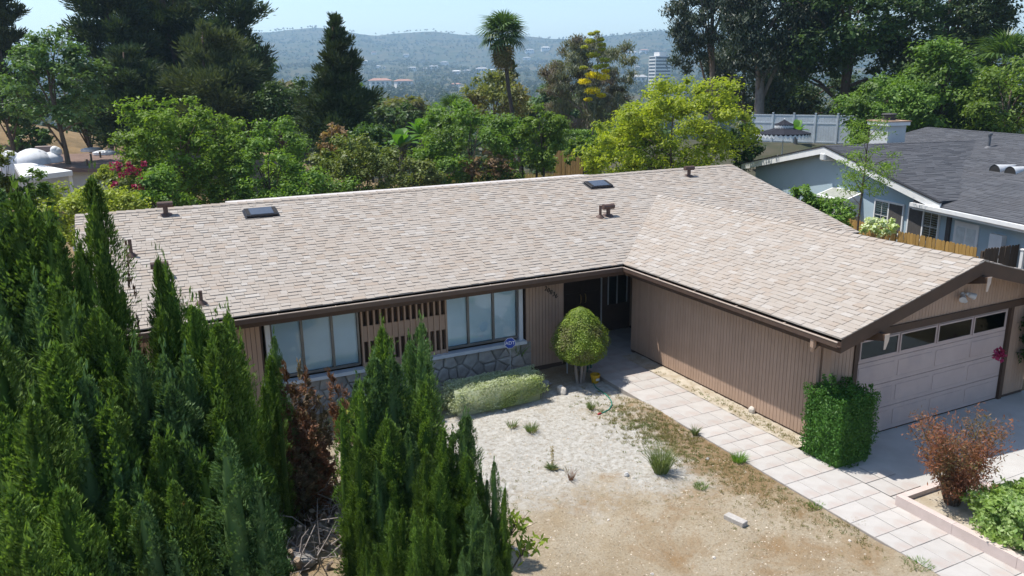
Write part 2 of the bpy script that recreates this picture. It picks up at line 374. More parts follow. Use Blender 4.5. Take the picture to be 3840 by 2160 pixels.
# ------------------------------------------------------------------ driveway
M_conc = pm('drive_concrete', (.48, .46, .43), (.40, .38, .35), 1.1, .9, .25, 60, stain=(.40, .37, .34), sscale=.7)
drv = MB()
for (x0, x1) in ((.20, 3.9), (3.91, 8.6)):
    for (y0, y1) in ((-9.0, -6.43), (-12.2, -9.01), (-20, -12.21)):
        drv.box(x0 if y1 > -8 or x0 > 1 else 1.9, x1, y0, y1, -.2, -.02)
tag(drv.build('driveway', M_conc), 'pale concrete driveway in front of the garage door', kind='structure')
# ================================================================== THE BROWN RANCH HOUSE
He, PS, W, LG, DR, XR, XL = 2.73, .2638, 3.96, 7.2, 5.96, 8.8, 12.87
house = empty('ranch_house', (0, 0, 0), 'brown single storey ranch house with beige shingle roof and attached garage', 'house')
M_brown = pm('brown_paint', (.085, .050, .032), (.068, .041, .027), 3, .65, .15, 40)
M_side = pm('siding_paint', (.41, .285, .21), (.375, .26, .19), 2.5, .7, .12, 50, objrand=.05)
M_groove = pm('siding_groove', (.10, .066, .05), None, 3, .9)
M_deck = pm('roof_edge', (.085, .06, .045), None, 3, .8)
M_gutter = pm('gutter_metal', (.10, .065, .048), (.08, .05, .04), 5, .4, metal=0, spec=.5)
M_lip = pm('gutter_lip', (.58, .47, .38), (.48, .38, .31), 6, .35, spec=.6)  # sun catching the brown lip, put into a lighter tan colour
M_whitep = pm('white_trim', (.62, .64, .66), (.55, .57, .60), 4, .5)
M_frame = pm('window_aluminium', (.16, .165, .17), None, 4, .4, metal=.5, spec=.5)
M_glass = glassm('window_glass', (.88, .96, 1.0)); M_blind = pm('blind_fabric', (.88, .90, .91), (.82, .85, .87), 3, .8)
M_dark = pm('dark_interior', (.03, .028, .027), None, 2, .9)
M_ventb = pm('vent_brown', (.115, .07, .055), (.09, .055, .045), 9, .6)
def shingle_mat(name, island, cols, bump=.5):
    m, nt, b = _new(name); b.inputs['Roughness'].default_value = .92; b.inputs['Specular IOR Level'].default_value = .12
    src = nt.nodes.new('ShaderNodeNewGeometry').outputs['Random Per Island'] if island else nt.nodes.new('ShaderNodeObjectInfo').outputs['Random']
    col = _ramp(nt, src, cols); nt_r = col.node; nt_r.color_ramp.interpolation = 'LINEAR'
    gr = _noise(nt, 90, 3, .7); col = _mix(nt, _math(nt, 'MULTIPLY', gr, .5), col, tuple(c*.62 for c in cols[len(cols)//2][1]))
    big = _ramp(nt, _noise(nt, .45, 4, .6), [(.4, 0), (.68, 1)])
    col = _mix(nt, _math(nt, 'MULTIPLY', big, .35), col, tuple(c*f for c, f in zip(cols[1][1], (.98, .92, .87))))
    nt.links.new(col, b.inputs['Base Color'])
    bn = nt.nodes.new('ShaderNodeBump'); bn.inputs['Strength'].default_value = bump; bn.inputs['Distance'].default_value = .006
    nt.links.new(_noise(nt, 160, 4, .7), bn.inputs['Height']); nt.links.new(bn.outputs[0], b.inputs['Normal'])
    return m
SC = [(0, (.375, .305, .245)), (.18, (.375, .325, .277)), (.6, (.395, .349, .302)), (.88, (.41, .368, .324)), (1, (.475, .44, .40))]
M_sh_i = shingle_mat('beige_shingles', True, SC); M_sh_o = shingle_mat('beige_shingle', False, SC)
# roof deck
zm = lambda x, y: He+PS*y if y <= DR else He+PS*(2*DR-y)
zg = lambda x, y: He+PS*(x if x <= W else 2*W-x)
top = lambda f: (lambda x, y: f(x, y)-.015)
bot = lambda f: (lambda x, y: f(x, y)-.13)
deck = MB()
for f, poly in ((lambda x, y: He+PS*y, [(-XL, 0), (0, 0), (W, W), (2*W, 0), (XR, 0), (XR, DR), (-XL, DR)]),
                (lambda x, y: He+PS*(2*DR-y), [(-XL, DR), (XR, DR), (XR, 2*DR), (-XL, 2*DR)]),
                (lambda x, y: He+PS*x, [(0, 0), (0, -LG), (W, -LG), (W, W)]),
                (lambda x, y: He+PS*(2*W-x), [(W, -LG), (2*W, -LG), (2*W, 0), (W, W)])):
    if len(poly) == 7:
        deck.prism([(-XL, 0), (0, 0), (W, W), (W, DR), (-XL, DR)], bot(f), top(f)).prism([(W, W), (2*W, 0), (XR, 0), (XR, DR), (W, DR)], bot(f), top(f))
    else: deck.prism(poly, bot(f), top(f))
roof = deck.build('roof', M_deck, house)
# shingles: (origin, along, upslope plan dir, clip polygon in plan), built as thin wedges with their own edges
CK = math.sqrt(1+PS*PS); EXPO = .146
def shingle_plane(fz, poly, along, up, origin, tmax, smin, smax, seed, wr=(.14, .34), expo=EXPO, thick=(.007, .018)):
    """yields lists (verts, faces) for every tab of one roof plane"""
    g = random.Random(seed); out = []
    a = np.array(along); u = np.array(up); o = np.array(origin)
    halfs = []
    for k in range(len(poly)):
        p, q = poly[k], poly[(k+1) % len(poly)]; nx, ny = q[1]-p[1], -(q[0]-p[0]); halfs.append((nx, ny, nx*p[0]+ny*p[1]))
    nrow = int(math.ceil(tmax*CK/expo))
    for rw in range(nrow):
        t0 = rw*expo/CK-.02; t1 = t0+(expo+.02)/CK; s = smin-g.uniform(0, .4); hi_ = g.random() < .5; jog = g.uniform(-.004, .004)
        while s < smax:
            wd = g.uniform(*wr); hi_ = not hi_ if g.random() < .8 else hi_
            th = thick[1]*g.uniform(.85, 1.2) if hi_ else thick[0]*g.uniform(.8, 1.3)
            P4 = [o+a*s0+u*t_ for s0, t_ in ((s+.003, t0+jog), (s+wd-.003, t0+jog), (s+wd-.003, t1), (s+.003, t1))]
            pl = [tuple(p) for p in P4]
            if len(halfs):
                for hn in halfs: pl = clip(pl, *hn) if len(pl) > 2 else []
            s += wd
            if len(pl) < 3: continue
            vs = []; n = len(pl)
            for x, y in pl:
                t_ = (np.array((x, y))-o)@u; k_ = min(1, max(0, (t_-t0)/(t1-t0)))
                vs.append((x, y, fz(x, y)+.002+th*(1-k_)+.001*k_))
            vs += [(x, y, fz(x, y)-.014) for x, y in pl]
            fs = [tuple(range(n))]+[(k, n+k, n+(k+1) % n, (k+1) % n) for k in range(n)]
            out.append((vs, fs))
    return out
def ccw(poly):
    A = sum(p[0]*q[1]-q[0]*p[1] for p, q in zip(poly, poly[1:]+poly[:1])); return poly if A > 0 else poly[::-1]
def fixw(vs, fs):    # make the top face point up
    a, b, c = (np.array(vs[i]) for i in fs[0][:3]); return fs if np.cross(b-a, c-a)[2] > 0 else [f[::-1] for f in fs]
tabs = []
fm = lambda x, y: He+PS*y
for poly in ([(-XL-.02, -.05), (-.05, -.05), (W, W), (W, DR), (-XL-.02, DR)], [(W, W), (2*W+.05, -.05), (XR+.02, -.05), (XR+.02, DR), (W, DR)]):
    tabs += shingle_plane(fm, ccw(poly), (1, 0), (0, 1), (0, 0), DR, -XL-.02, XR+.02, 21)
tabs += shingle_plane(lambda x, y: He+PS*x, ccw([(-.05, -.05), (-.05, -LG-.02), (W, -LG-.02), (W, W)]), (0, 1), (1, 0), (0, 0), W, -LG-.02, W, 22)
tabs += shingle_plane(lambda x, y: He+PS*(2*W-x), ccw([(2*W+.05, -LG-.02), (2*W+.05, -.05), (W, W), (W, -LG-.02)]), (0, 1), (-1, 0), (2*W, 0), W, -LG-.02, W, 23)
def seen(t):
    c = np.mean(t[0][:len(t[0])//2], axis=0); d = c-CAM; z = d@FW; px = 1920+F*(d@RT)/z
    facing = not (c[0] > W+.01 and c[1] < 0)
    return np.linalg.norm(d)+(1e3 if (px > 3840 or px < 900 or not facing or len(t[0]) != 8) else 0)
tabs.sort(key=seen)
for vs, fs in tabs[:300]:
    c = np.mean(vs, axis=0); MB().add([np.array(v)-c for v in vs], fixw(vs, fs)).build('shingle', M_sh_o, roof, loc=c)
rest = MB()
for vs, fs in tabs[300:]: rest.add(vs, fixw(vs, fs))
tag(rest.build('shingle_field', M_sh_i, roof), kind='stuff')
# back slope of the main roof and the low rear roof seen over the ridge
back = []
back += shingle_plane(lambda x, y: He+PS*(2*DR-y), ccw([(-XL-.02, 2*DR), (XR+.02, 2*DR), (XR+.02, DR), (-XL-.02, DR)]), (1, 0), (0, -1), (0, 2*DR), DR, -XL, XR, 25, wr=(.5, 1.2))
mb = MB()
for vs, fs in back: mb.add(vs, fixw(vs, fs))
tag(mb.build('rear_shingle_field', M_sh_i, roof), kind='stuff')
M_rock = pm('rear_roof_cap', (.55, .51, .48), (.46, .42, .40), 6, .9, .4, 50)
xl_, xr_ = on(566, 505, 1, 9.2)[0], on(1455, 440, 1, 9.2)[0]
zr_ = float((on(566, 505, 1, 9.2)[2]+on(1455, 440, 1, 9.2)[2])/2)
mb = MB().hexa([(xl_, 6.3, He+PS*DR-.4), (xr_, 6.3, He+PS*DR-.4), (xr_, 9.2, zr_-.3), (xl_, 9.2, zr_-.3),
                (xl_, 6.3, He+PS*DR-.14), (xr_, 6.3, He+PS*DR-.14), (xr_, 9.2, zr_), (xl_, 9.2, zr_)])
tag(mb.build('rear_roof', M_rock, house), 'flat light grey roof over the rear of the house')
# ridge caps: folded pieces, lapped
def ridge_cap_mesh(L=.27, wd=.15, s=PS):
    mb = MB(); h0, h1 = .034, .018
    vs = []
    for x, h in ((0, h0), (L, h1)):
        vs += [(x, -wd, -wd*s+h), (x, 0, h), (x, wd, -wd*s+h), (x, -wd, -wd*s-.01), (x, wd, -wd*s-.01)]
    mb.add(vs, [(0, 5, 6, 1), (1, 6, 7, 2), (0, 1, 2, 4, 3), (0, 3, 8, 5), (2, 7, 9, 4), (5, 8, 9, 7, 6)])
    return mb.mesh('ridge_cap')
rc = ridge_cap_mesh(); rc.materials.append(M_sh_o)
x = -XL
while x < XR-.1: link('ridge_cap', rc, None, roof, (x, DR, He+PS*DR+rnd.uniform(-.002, .004)), (0, 0, rnd.uniform(-.02, .02))); x += .235
y = -LG
while y < W-.15: link('ridge_cap', rc, None, roof, (W, y, He+PS*W+rnd.uniform(-.002, .004)), (0, 0, math.pi/2+rnd.uniform(-.02, .02))); y += .235
# eaves: fascia boards, gutters, soffits, rake boards
bx('fascia', M_brown, house, -XL, 0.03, 0.0, .045, He-.30, He-.02)
bx('fascia', M_brown, house, -.0, .045, -LG+.05, -.003, He-.30, He-.02)
bx('soffit', M_brown, house, -XL+.05, .04, .045, .72, He-.20, He-.17)
bx('soffit', M_brown, house, .045, .70, -LG+.06, .03, He-.20, He-.17)
def gutter(p0, p1, inward):
    """open box gutter between two points; inward is the unit vector towards the house"""
    p0 = np.array(p0, float); p1 = np.array(p1, float); nv = np.array(inward, float); g = MB(); lip = MB()
    def bar(mb, o0, o1, z0, z1, e0=0, e1=0):
        q = [p0-nv*o0, p1-nv*o0, p1-nv*o1, p0-nv*o1]
        mb.hexa([(a[0], a[1], z0) for a in q]+[(a[0], a[1], z1) for a in q])
    zt = He-.055
    bar(g, .002, .125, zt-.115, zt-.108); bar(g, .117, .125, zt-.108, zt-.012); bar(g, .002, .010, zt-.108, zt-.02)
    o = g.build('gutter', M_gutter, house)
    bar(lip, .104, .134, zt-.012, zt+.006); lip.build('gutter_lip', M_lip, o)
    mb = MB(); L = np.linalg.norm(p1-p0); k = int(L/1.2)
    for i in range(1, k):
        c = p0+(p1-p0)*i/k; d = (p1-p0)/L*.012
        q = [c-d-nv*.01, c+d-nv*.01, c+d-nv*.118, c-d-nv*.118]; mb.hexa([(a[0], a[1], zt-.010) for a in q]+[(a[0], a[1], zt-.004) for a in q])
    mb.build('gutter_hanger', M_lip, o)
    return o
gutter((-XL, 0), (-.127, 0), (0, 1)); gutter((0, -.13), (0, -LG-.02), (1, 0))
def rake(p0, z0, p1, z1, depth=.30, off=.035, name='rake_board'):
    """sloping board hung under a roof edge from p0 to p1 (plan points)"""
    p0 = np.array(p0, float); p1 = np.array(p1, float); d = (p1-p0)/np.linalg.norm(p1-p0); nv = np.array([-d[1], d[0]])*off
    q0, q1 = p0, p1
    MB().hexa([(*(q0-nv), z0-depth), (*(q1-nv), z1-depth), (*(q1+nv), z1-depth), (*(q0+nv), z0-depth),
               (*(q0-nv), z0-.012), (*(q1-nv), z1-.012), (*(q1+nv), z1-.012), (*(q0+nv), z0-.012)]).build(name, M_brown, house)
rake((-.0, -LG+.02), He, (W, -LG+.02), He+PS*W); rake((W, -LG+.02), He+PS*W, (2*W, -LG+.02), He)
rake((-XL+.03, 0.05), He, (-XL+.03, DR), He+PS*DR); rake((-XL+.03, DR), He+PS*DR, (-XL+.03, 2*DR), He)
rake((XR-.03, 0), He, (XR-.03, DR), He+PS*DR); rake((XR-.03, DR), He+PS*DR, (XR-.03, 2*DR), He)
# walls
YW, XG, YG = .70, .64, -6.45         # front wall plane, garage side wall plane, garage front plane
def wall(name, x0, x1, y0, y1, z0, z1): return bx(name, M_groove, house, x0, x1, y0, y1, z0, z1)
def boards_x(par, x0, x1, yf, z0, z1, wd=.102, zf=None):      # vertical boards on a wall facing -y
    n = max(1, round((x1-x0)/wd)); wd = (x1-x0)/n
    for i in range(n):
        a, c = x0+i*wd+.005, x0+(i+1)*wd-.005
        zt0, zt1 = (z1, z1) if zf is None else (zf(a), zf(c))
        MB().hexa([(a, yf-.014, z0), (c, yf-.014, z0), (c, yf-.001, z0), (a, yf-.001, z0), (a, yf-.014, zt0), (c, yf-.014, zt1), (c, yf-.001, zt1), (a, yf-.001, zt0)]).build('siding_board', M_side, par)
def boards_y(par, y0, y1, xf, z0, z1, wd=.102):      # on a wall facing -x
    n = max(1, round((y1-y0)/wd)); wd = (y1-y0)/n
    for i in range(n):
        a, c = y0+i*wd+.005, y0+(i+1)*wd-.005
        bx('siding_board', M_side, par, xf-.014, xf-.001, a, c, z0, z1)
zw = He-.17
gw = wall('garage_side_wall', XG, XG+.12, YG, .5, -.1, zw); boards_y(gw, YG+.10, .5, XG, .085, zw)
bx('corner_board', M_side, house, XG-.022, XG-.002, YG-.016, YG+.095, .06, zw)
ww1 = wall('front_wall', -11.95, -9.32, YW, YW+.12, -.15, zw); boards_x(ww1, -11.95, -9.36, YW, .02, zw-.10)
ww2 = wall('front_wall', -2.62, -1.50, YW, YW+.12, -.15, zw); boards_x(ww2, -2.60, -1.62, YW, .02, zw-.10)
bx('corner_board', M_side, house, -1.62, -1.49, YW-.02, YW-.002, .02, zw-.1)
bx('frieze_board', M_brown, house, -11.95, -1.49, YW-.028, YW-.003, zw-.12, zw)
wl = wall('end_wall', -11.95, -11.83, YW+.12, 11.2, -.15, He+PS*.7-.16)
MB().prism([(YW, 0), (2*DR-YW, 0), (DR, 0)], 0, 1)
MB().hexa([(-11.94, YW+.13, He-.2), (-11.84, YW+.13, He-.2), (-11.84, 11.2, He-.2), (-11.94, 11.2, He-.2),
           (-11.94, DR-.02, He+PS*DR-.14), (-11.84, DR-.02, He+PS*DR-.14), (-11.84, DR+.02, He+PS*DR-.14), (-11.94, DR+.02, He+PS*DR-.14)]).build('end_gable', M_side, house)
wall('right_wall', 7.9, 8.0, .7, 11.2, -.15, He); wall('rear_wall', -11.83, 7.9, 11.1, 11.2, -.15, He)
wall('garage_right_wall', 7.16, 7.28, YG+.12, 1, -.15, zw)
# porch recess with the front door
bx('porch_wall', M_side, house, -1.50, -1.38, YW+.12, 2.5, -.1, zw); pw = wall('porch_back_wall', -1.5, 2.2, 2.5, 2.62, -.1, zw)
bx('porch_wall', M_side, house, 2.08, 2.2, .62, 2.5, -.1, zw); bx('porch_wall', M_side, house, XG+.12, 2.2, .5, .62, -.1, zw)
bx('porch_ceiling', M_brown, house, -1.38, 2.08, .72, 2.5, zw-.02, zw+.01)
boards_x(pw, 1.95, 2.08, 2.5, .02, zw-.03)
M_door = pm('door_paint', (.045, .032, .028), None, 5, .5)
M_brass = pm('brass', (.55, .42, .18), None, 5, .3, metal=.9)
for k, (a, c) in enumerate(((-.47, .18), (.19, .84))):
    dr = bx('front_door', M_door, house, a, c, 2.44, 2.497, 0.02, 2.06)
    for z0, z1 in ((.15, .7), (.8, 1.35), (1.45, 1.95)): bx('door_panel', M_door, dr, a+.1, c-.1, 2.425, 2.438, z0, z1)
    hx = .10 if k == 0 else .27
    MB().tube([(hx, 2.40+.0, 1.02), (hx, 2.36, 1.06), (hx, 2.35, 1.16), (hx, 2.36, 1.26), (hx, 2.40, 1.30)], .012, 6).build('door_handle', M_brass, dr)
bx('door_post', M_whitep, house, .86, .885, 2.42, 2.497, .02, 2.3)
pwn = bx('porch_window', M_dark, house, 1.12, 1.83, 2.485, 2.498, .82, 2.0)
bx('window_pane', M_glass, pwn, 1.15, 1.80, 2.47, 2.474, .85, 1.97)
for xx in (1.12, 1.44, 1.80): bx('window_frame', M_whitep, pwn, xx, xx+.028, 2.455, 2.484, .82, 2.0)
# house number
M_num = pm('black_iron', (.02, .018, .017), None, 9, .5)
for k, ch in enumerate('20836'):
    p0, p1 = on(1373, 716, 1, YW-.03), on(1399, 735, 1, YW-.03); c = p0+(p1-p0)*k/4-np.array([0, 0, .11])
    o = link('house_number', text_mesh(ch, .17, .006, .15), M_num, house, (c[0], YW-.026, c[2]), (math.radians(90), 0, 0))
# picture windows
def picture_window(name, x0, x1, muls, z0, z1, jl, jr):
    o = bx(name, M_frame, house, x0, x1, YW+.10, YW+.115, z0, z1)          # backing frame
    bx('blind', M_blind, o, x0+.02, x1-.02, YW+.088, YW+.094, z0+.03, z1-.02)
    xs = [x0]+muls+[x1]
    for a, c in zip(xs[:-1], xs[1:]): bx('window_pane', M_glass, o, a+.02, c-.02, YW+.045, YW+.05, z0+.05, z1-.03)
    for xx in muls: bx('mullion', M_frame, o, xx-.03, xx+.03, YW+.02, YW+.07, z0+.02, z1)
    for a, c in ((x0, x0+.045), (x1-.045, x1)): bx('window_stile', M_frame, o, a, c, YW+.01, YW+.09, z0+.02, z1)
    bx('window_rail', M_frame, o, x0+.045, x1-.045, YW+.012, YW+.09, z0, z0+.06); bx('window_rail', M_frame, o, x0+.045, x1-.045, YW+.012, YW+.09, z1-.05, z1)
    if jl: bx('window_jamb', M_whitep, o, x0-.11, x0-.002, YW-.05, YW+.11, z0-.06, z1+.02)
    if jr: bx('window_jamb', M_whitep, o, x1+.002, x1+.11, YW-.05, YW+.11, z0-.06, z1+.02)
    return o
ZB, ZT = .90, 2.43
c3 = lambda x, y: ((800+x/1.9815)/S, (980+y/1.9815)/S)
wx = lambda x, y: float(on(*c3(x, y), 1, YW+.03)[0])
wr = picture_window('picture_window', wx(1722, 400), wx(2262, 400), [wx(1892, 400), wx(2080, 400)], ZB, ZT, False, True)
wlw = picture_window('picture_window', wx(425, 600), wx(1085, 560), [wx(662, 600), wx(885, 560)], ZB, ZT, True, False)
sill = bx('window_sill', M_whitep, house, wx(1590, 690)-.05, wx(2300, 560)+.02, YW-.17, YW+.06, ZB-.14, ZB-.055)
sill2 = bx('window_sill', M_whitep, house, wx(400, 820)-.1, wx(1110, 760), YW-.17, YW+.06, ZB-.14, ZB-.055)
# fin screen between the windows
lx0, lx1 = wx(1100, 500), wx(1722, 430)
scr = bx('fin_screen', M_brown, house, lx0, lx1, YW+.10, YW+.13, ZB-.3, zw-.1)
nf = 14
for k in range(nf+1):
    xx = lx0+(lx1-lx0)*k/nf; bx('fin', M_side, scr, xx-.022, xx+.022, YW-.05, YW+.095, ZB-.25, zw-.121)
bx('fin_band', M_side, scr, lx0, lx1, YW-.02, YW+.03, 1.47, 1.86); bx('fin_band', M_side, scr, lx0, lx1, YW-.02, YW+.03, ZB-.25, ZB+.04)
# stone veneer below the windows: irregular flat stones, recessed mortar
M_mortar = pm('mortar', (.34, .31, .28), (.26, .24, .21), 7, .95, .5, 50)
M_stone = pm('field_stone', (.42, .385, .345), (.30, .275, .25), 5, .9, .9, 14, objrand=.2, spec=.15)
sx0, sx1, sz0, sz1 = wx(395, 850), wx(2345, 600)+.02, -.15, ZB-.145
ven = bx('stone_veneer', M_mortar, house, sx0, sx1, YW-.045, YW+.10, sz0, sz1)
g_ = random.Random(8); seeds = []
nx_ = int((sx1-sx0)/.30)
for a in range(nx_):
    for b_ in range(3): seeds.append((sx0+(a+.5+g_.uniform(-.42, .42)+.25*(b_ % 2))*(sx1-sx0)/nx_, sz0+(b_+.5+g_.uniform(-.33, .33))*(sz1-sz0)/3))
for k, (px_, pz_) in enumerate(seeds):
    pl = [(sx0, sz0), (sx1, sz0), (sx1, sz1), (sx0, sz1)]
    for k2, (qx, qz) in enumerate(seeds):
        if k2 == k or abs(qx-px_) > 1.2: continue
        a_, b2 = qx-px_, qz-pz_; L = math.hypot(a_, b2)
        if L < .02: continue
        pl = clip(pl, a_/L, b2/L, (a_*(px_+qx)/2+b2*(pz_+qz)/2)/L-.011)
        if len(pl) < 3: break
    if len(pl) < 3: continue
    cx_ = sum(p[0] for p in pl)/len(pl); cz_ = sum(p[1] for p in pl)/len(pl)
    dp = g_.uniform(.02, .06); n = len(pl); vs = [(x-cx_, 0, z-cz_) for x, z in pl]+[((x-cx_)*.97, -dp*.7, (z-cz_)*.97) for x, z in pl]+[((x-cx_)*.72+g_.uniform(-.02, .02), -dp-g_.uniform(0, .012), (z-cz_)*.72) for x, z in pl]
    fs = [(i, (i+1) % n, n+(i+1) % n, n+i) for i in range(n)]+[(n+i, n+(i+1) % n, 2*n+(i+1) % n, 2*n+i) for i in range(n)]+[tuple(range(2*n, 3*n))]
    MB().add(vs, fs).build('stone', M_stone, ven, loc=(cx_, YW-.046, cz_))
# garage front: gable siding, header, door
gf = MB()
gable_z = lambda x: He+PS*(x if x <= W else 2*W-x)-.16
gf.add([(XG, YG, 2.30), (7.28, YG, 2.30), (7.28, YG, gable_z(7.28)), (W, YG, gable_z(W)), (XG, YG, gable_z(XG)),
        (XG, YG+.12, 2.30), (7.28, YG+.12, 2.30), (7.28, YG+.12, gable_z(7.28)), (W, YG+.12, gable_z(W)), (XG, YG+.12, gable_z(XG))],
       [(0, 1, 2, 3, 4), (9, 8, 7, 6, 5), (0, 5, 6, 1)])
gfw = gf.build('garage_gable_wall', M_groove, house)
boards_x(gfw, XG, W, YG, 2.42, 0, zf=lambda x: gable_z(x)); boards_x(gfw, W, 7.28, YG, 2.42, 0, zf=lambda x: gable_z(x))
bx('garage_header', M_brown, house, XG-.03, 7.28, YG-.05, YG-.002, 2.26, 2.42)
GX0, GX1 = 1.40, 6.32
gs = wall('garage_front_wall', XG, GX0-.1, YG, YG+.12, -.1, 2.30); boards_x(gs, XG, GX0-.12, YG, .05, 2.26)
gs2 = wall('garage_front_wall', GX1+.1, 7.28, YG, YG+.12, -.1, 2.30); boards_x(gs2, GX1+.12, 7.28, YG, .05, 2.26)
bx('door_casing', M_brown, house, GX0-.12, GX0-.003, YG-.045, YG+.1, -.02, 2.26); bx('door_casing', M_brown, house, GX1+.003, GX1+.12, YG-.045, YG+.1, -.02, 2.26)
M_gdoor = pm('garage_door_paint', (.48, .38, .345), (.44, .345, .315), 2, .6, stain=(.35, .30, .295), sscale=.8)
M_gglass = glassm('garage_glass', (.25, .3, .32), .35)
gd = bx('garage_door', M_gdoor, house, GX0, GX1, YG+.055, YG+.09, .0, 2.26)
hrow = 2.26/4
for r_ in range(4):
    sec = bx('door_section', M_gdoor, gd, GX0+.005, GX1-.005, YG+.02, YG+.054, r_*hrow+.006, (r_+1)*hrow-.006)
    for c_ in range(4):
        a = GX0+.10+c_*(GX1-GX0-.1)/4; c = a+(GX1-GX0-.1)/4-.12
        if r_ < 3:
            bx('door_panel', M_gdoor, gd, a, c, YG+.013, YG+.0195, r_*hrow+.10, (r_+1)*hrow-.10, bevel=.006)
        else:
            bx('dark_recess', M_dark, gd, a, c, YG+.012, YG+.0195, r_*hrow+.11, (r_+1)*hrow-.09)
            bx('window_pane', M_gglass, gd, a, c, YG+.002, YG+.006, r_*hrow+.11, (r_+1)*hrow-.09)
            fr = MB()
            for (p, q, s_, t_) in ((a-.035, c+.035, r_*hrow+.075, r_*hrow+.109), (a-.035, c+.035, (r_+1)*hrow-.089, (r_+1)*hrow-.055), (a-.035, a-.001, r_*hrow+.109, (r_+1)*hrow-.089), (c+.001, c+.035, r_*hrow+.109, (r_+1)*hrow-.089)):
                fr.box(p, q, YG-.008, YG+.0195, s_, t_)
            fr.build('window_frame', M_gdoor, gd)
# outrigger beams with tapered ends
def outrigger(x, zt):
    y0, y1 = YG-.02, -LG-.16
    o = MB().hexa([(x-.07, y1, zt-.12), (x+.07, y1, zt-.12), (x+.07, y0, zt-.34), (x-.07, y0, zt-.34), (x-.07, y1, zt), (x+.07, y1, zt), (x+.07, y0, zt), (x-.07, y0, zt)]).build('outrigger_beam', M_brown, house)
    MB().hexa([(x-.072, y1-.012, zt-.30), (x+.02, y1-.012, zt-.12), (x+.072, y1-.002, zt-.12), (x-.0, y1-.002, zt-.30), (x-.072, y1-.012, zt+.005), (x+.072, y1-.012, zt+.005), (x+.072, y1-.002, zt+.005), (x-.072, y1-.002, zt+.005)]).build('beam_end', M_lip, o)  # pale plate paints sunlight onto the end of the brown beam
outrigger(W, He+PS*W-.32); outrigger(1.05, He+PS*1.05-.32); outrigger(2*W-1.05, He+PS*1.05-.32)
# twin flood light on the gable
M_lamp = pm('lamp_white', (.62, .63, .64), None, 4, .4)
fx, fz = 4.50, 2.80
fl = empty('flood_light', (fx, YG-.014, fz)); fl.parent = house
MB().lathe([(.065, 0), (.065, .02), (.03, .03)], 14).build('mount_plate', M_lamp, fl, rot=(math.radians(90), 0, 0))
for sx_, dz in ((-1, .02), (1, .04)):
    a = Vector((sx_*.05, -.06, dz)); b2 = Vector((sx_*.20, -.17, dz-.07)); d = (b2-a).normalized()
    MB().tube([(0, -.02, 0), a], .014, 6).tube([a, a+d*.05, a+d*.07, b2], [.03, .035, .055, .075], 12).build('lamp_head', M_lamp, fl)
MB().tube([(0, -.03, -.02), (0, -.07, -.10), (.02, -.11, -.15)], [.035, .045, .04], 10).build('motion_sensor', M_lamp, fl)
# downspout at the garage corner
ds = MB(); y0 = -LG+.55
ds.box(-.11, -.03, y0, y0+.08, He-.34, He-.17)
ds.tube([(-.07, y0+.04, He-.33), (-.06, y0+.06, He-.42), (XG-.08, YG+.25, He-.50), (XG-.055, YG+.25, He-.60), (XG-.055, YG+.25, .12), (XG-.16, YG+.22, .06)], .038, 4)
ds.build('downspout', M_side, house)
# roof fittings
def on_roof(x, y):
    d = ray(x, y); t = (He-CAM[2]-PS*(0-CAM[1])*-1)  # placeholder, solved below
    den = d[2]-PS*d[1]; t = (He+PS*CAM[1]-CAM[2])/den; return CAM+d*t
def t_vent(x, y, s=1.0):
    p = on_roof(x, y); o = empty('roof_vent', p); o.parent = house
    MB().lathe([(.17*s, -.03), (.16*s, .02), (.07*s, .05), (.06*s, .06)], 16).build('flashing', M_ventb, o, rot=(math.atan(PS), 0, 0))
    MB().tube([(0, 0, 0), (0, 0, .24*s)], .062*s, 12).build('vent_pipe', M_ventb, o)
    MB().tube([(-.19*s, 0, .28*s), (.19*s, 0, .28*s)], .082*s, 14).build('vent_cap', M_ventb, o)
def pipe(x, y, h, s=1.0):
    p = on_roof(x, y); o = empty('plumbing_vent', p); o.parent = house
    MB().lathe([(.17*s, -.03), (.12*s, .02), (.05*s, .08), (.045*s, .09)], 16).build('flashing', M_ventb, o, rot=(math.atan(PS), 0, 0))
    MB().tube([(0, 0, 0), (0, 0, h)], .042*s, 10).build('vent_pipe', M_ventb, o)
for a in ((418, 541), (1733, 443), (1530, 543), (405, 697)): t_vent(*a)
pipe(331, 644, .40); pipe(507, 765, .30); pipe(1510, 547, .36)
M_sky = pm('skylight_frame', (.03, .03, .034), None, 6, .4); M_skyg = pm('skylight_panel', (.075, .085, .105), (.06, .07, .09), 5, .12, spec=.7)
for (x, y) in ((657, 538), (1505, 467)):
    p = on_roof(x, y); o = empty('roof_fan', p); o.parent = house; o.rotation_euler = (math.atan(PS), 0, 0)
    MB().box(-.46, .46, -.30, .30, -.02, .03).box(-.42, .42, -.26, .26, .03, .09).build('skylight_curb', M_sky, o, bevel=.012)
    MB().box(-.30, .30, -.22, .22, .091, .10).build('solar_panel', M_skyg, o)
    for s_ in (-1, 1): MB().box(s_*.36-.045, s_*.36+.045, -.2, .2, .091, .097).build('side_louvre', M_dark, o)
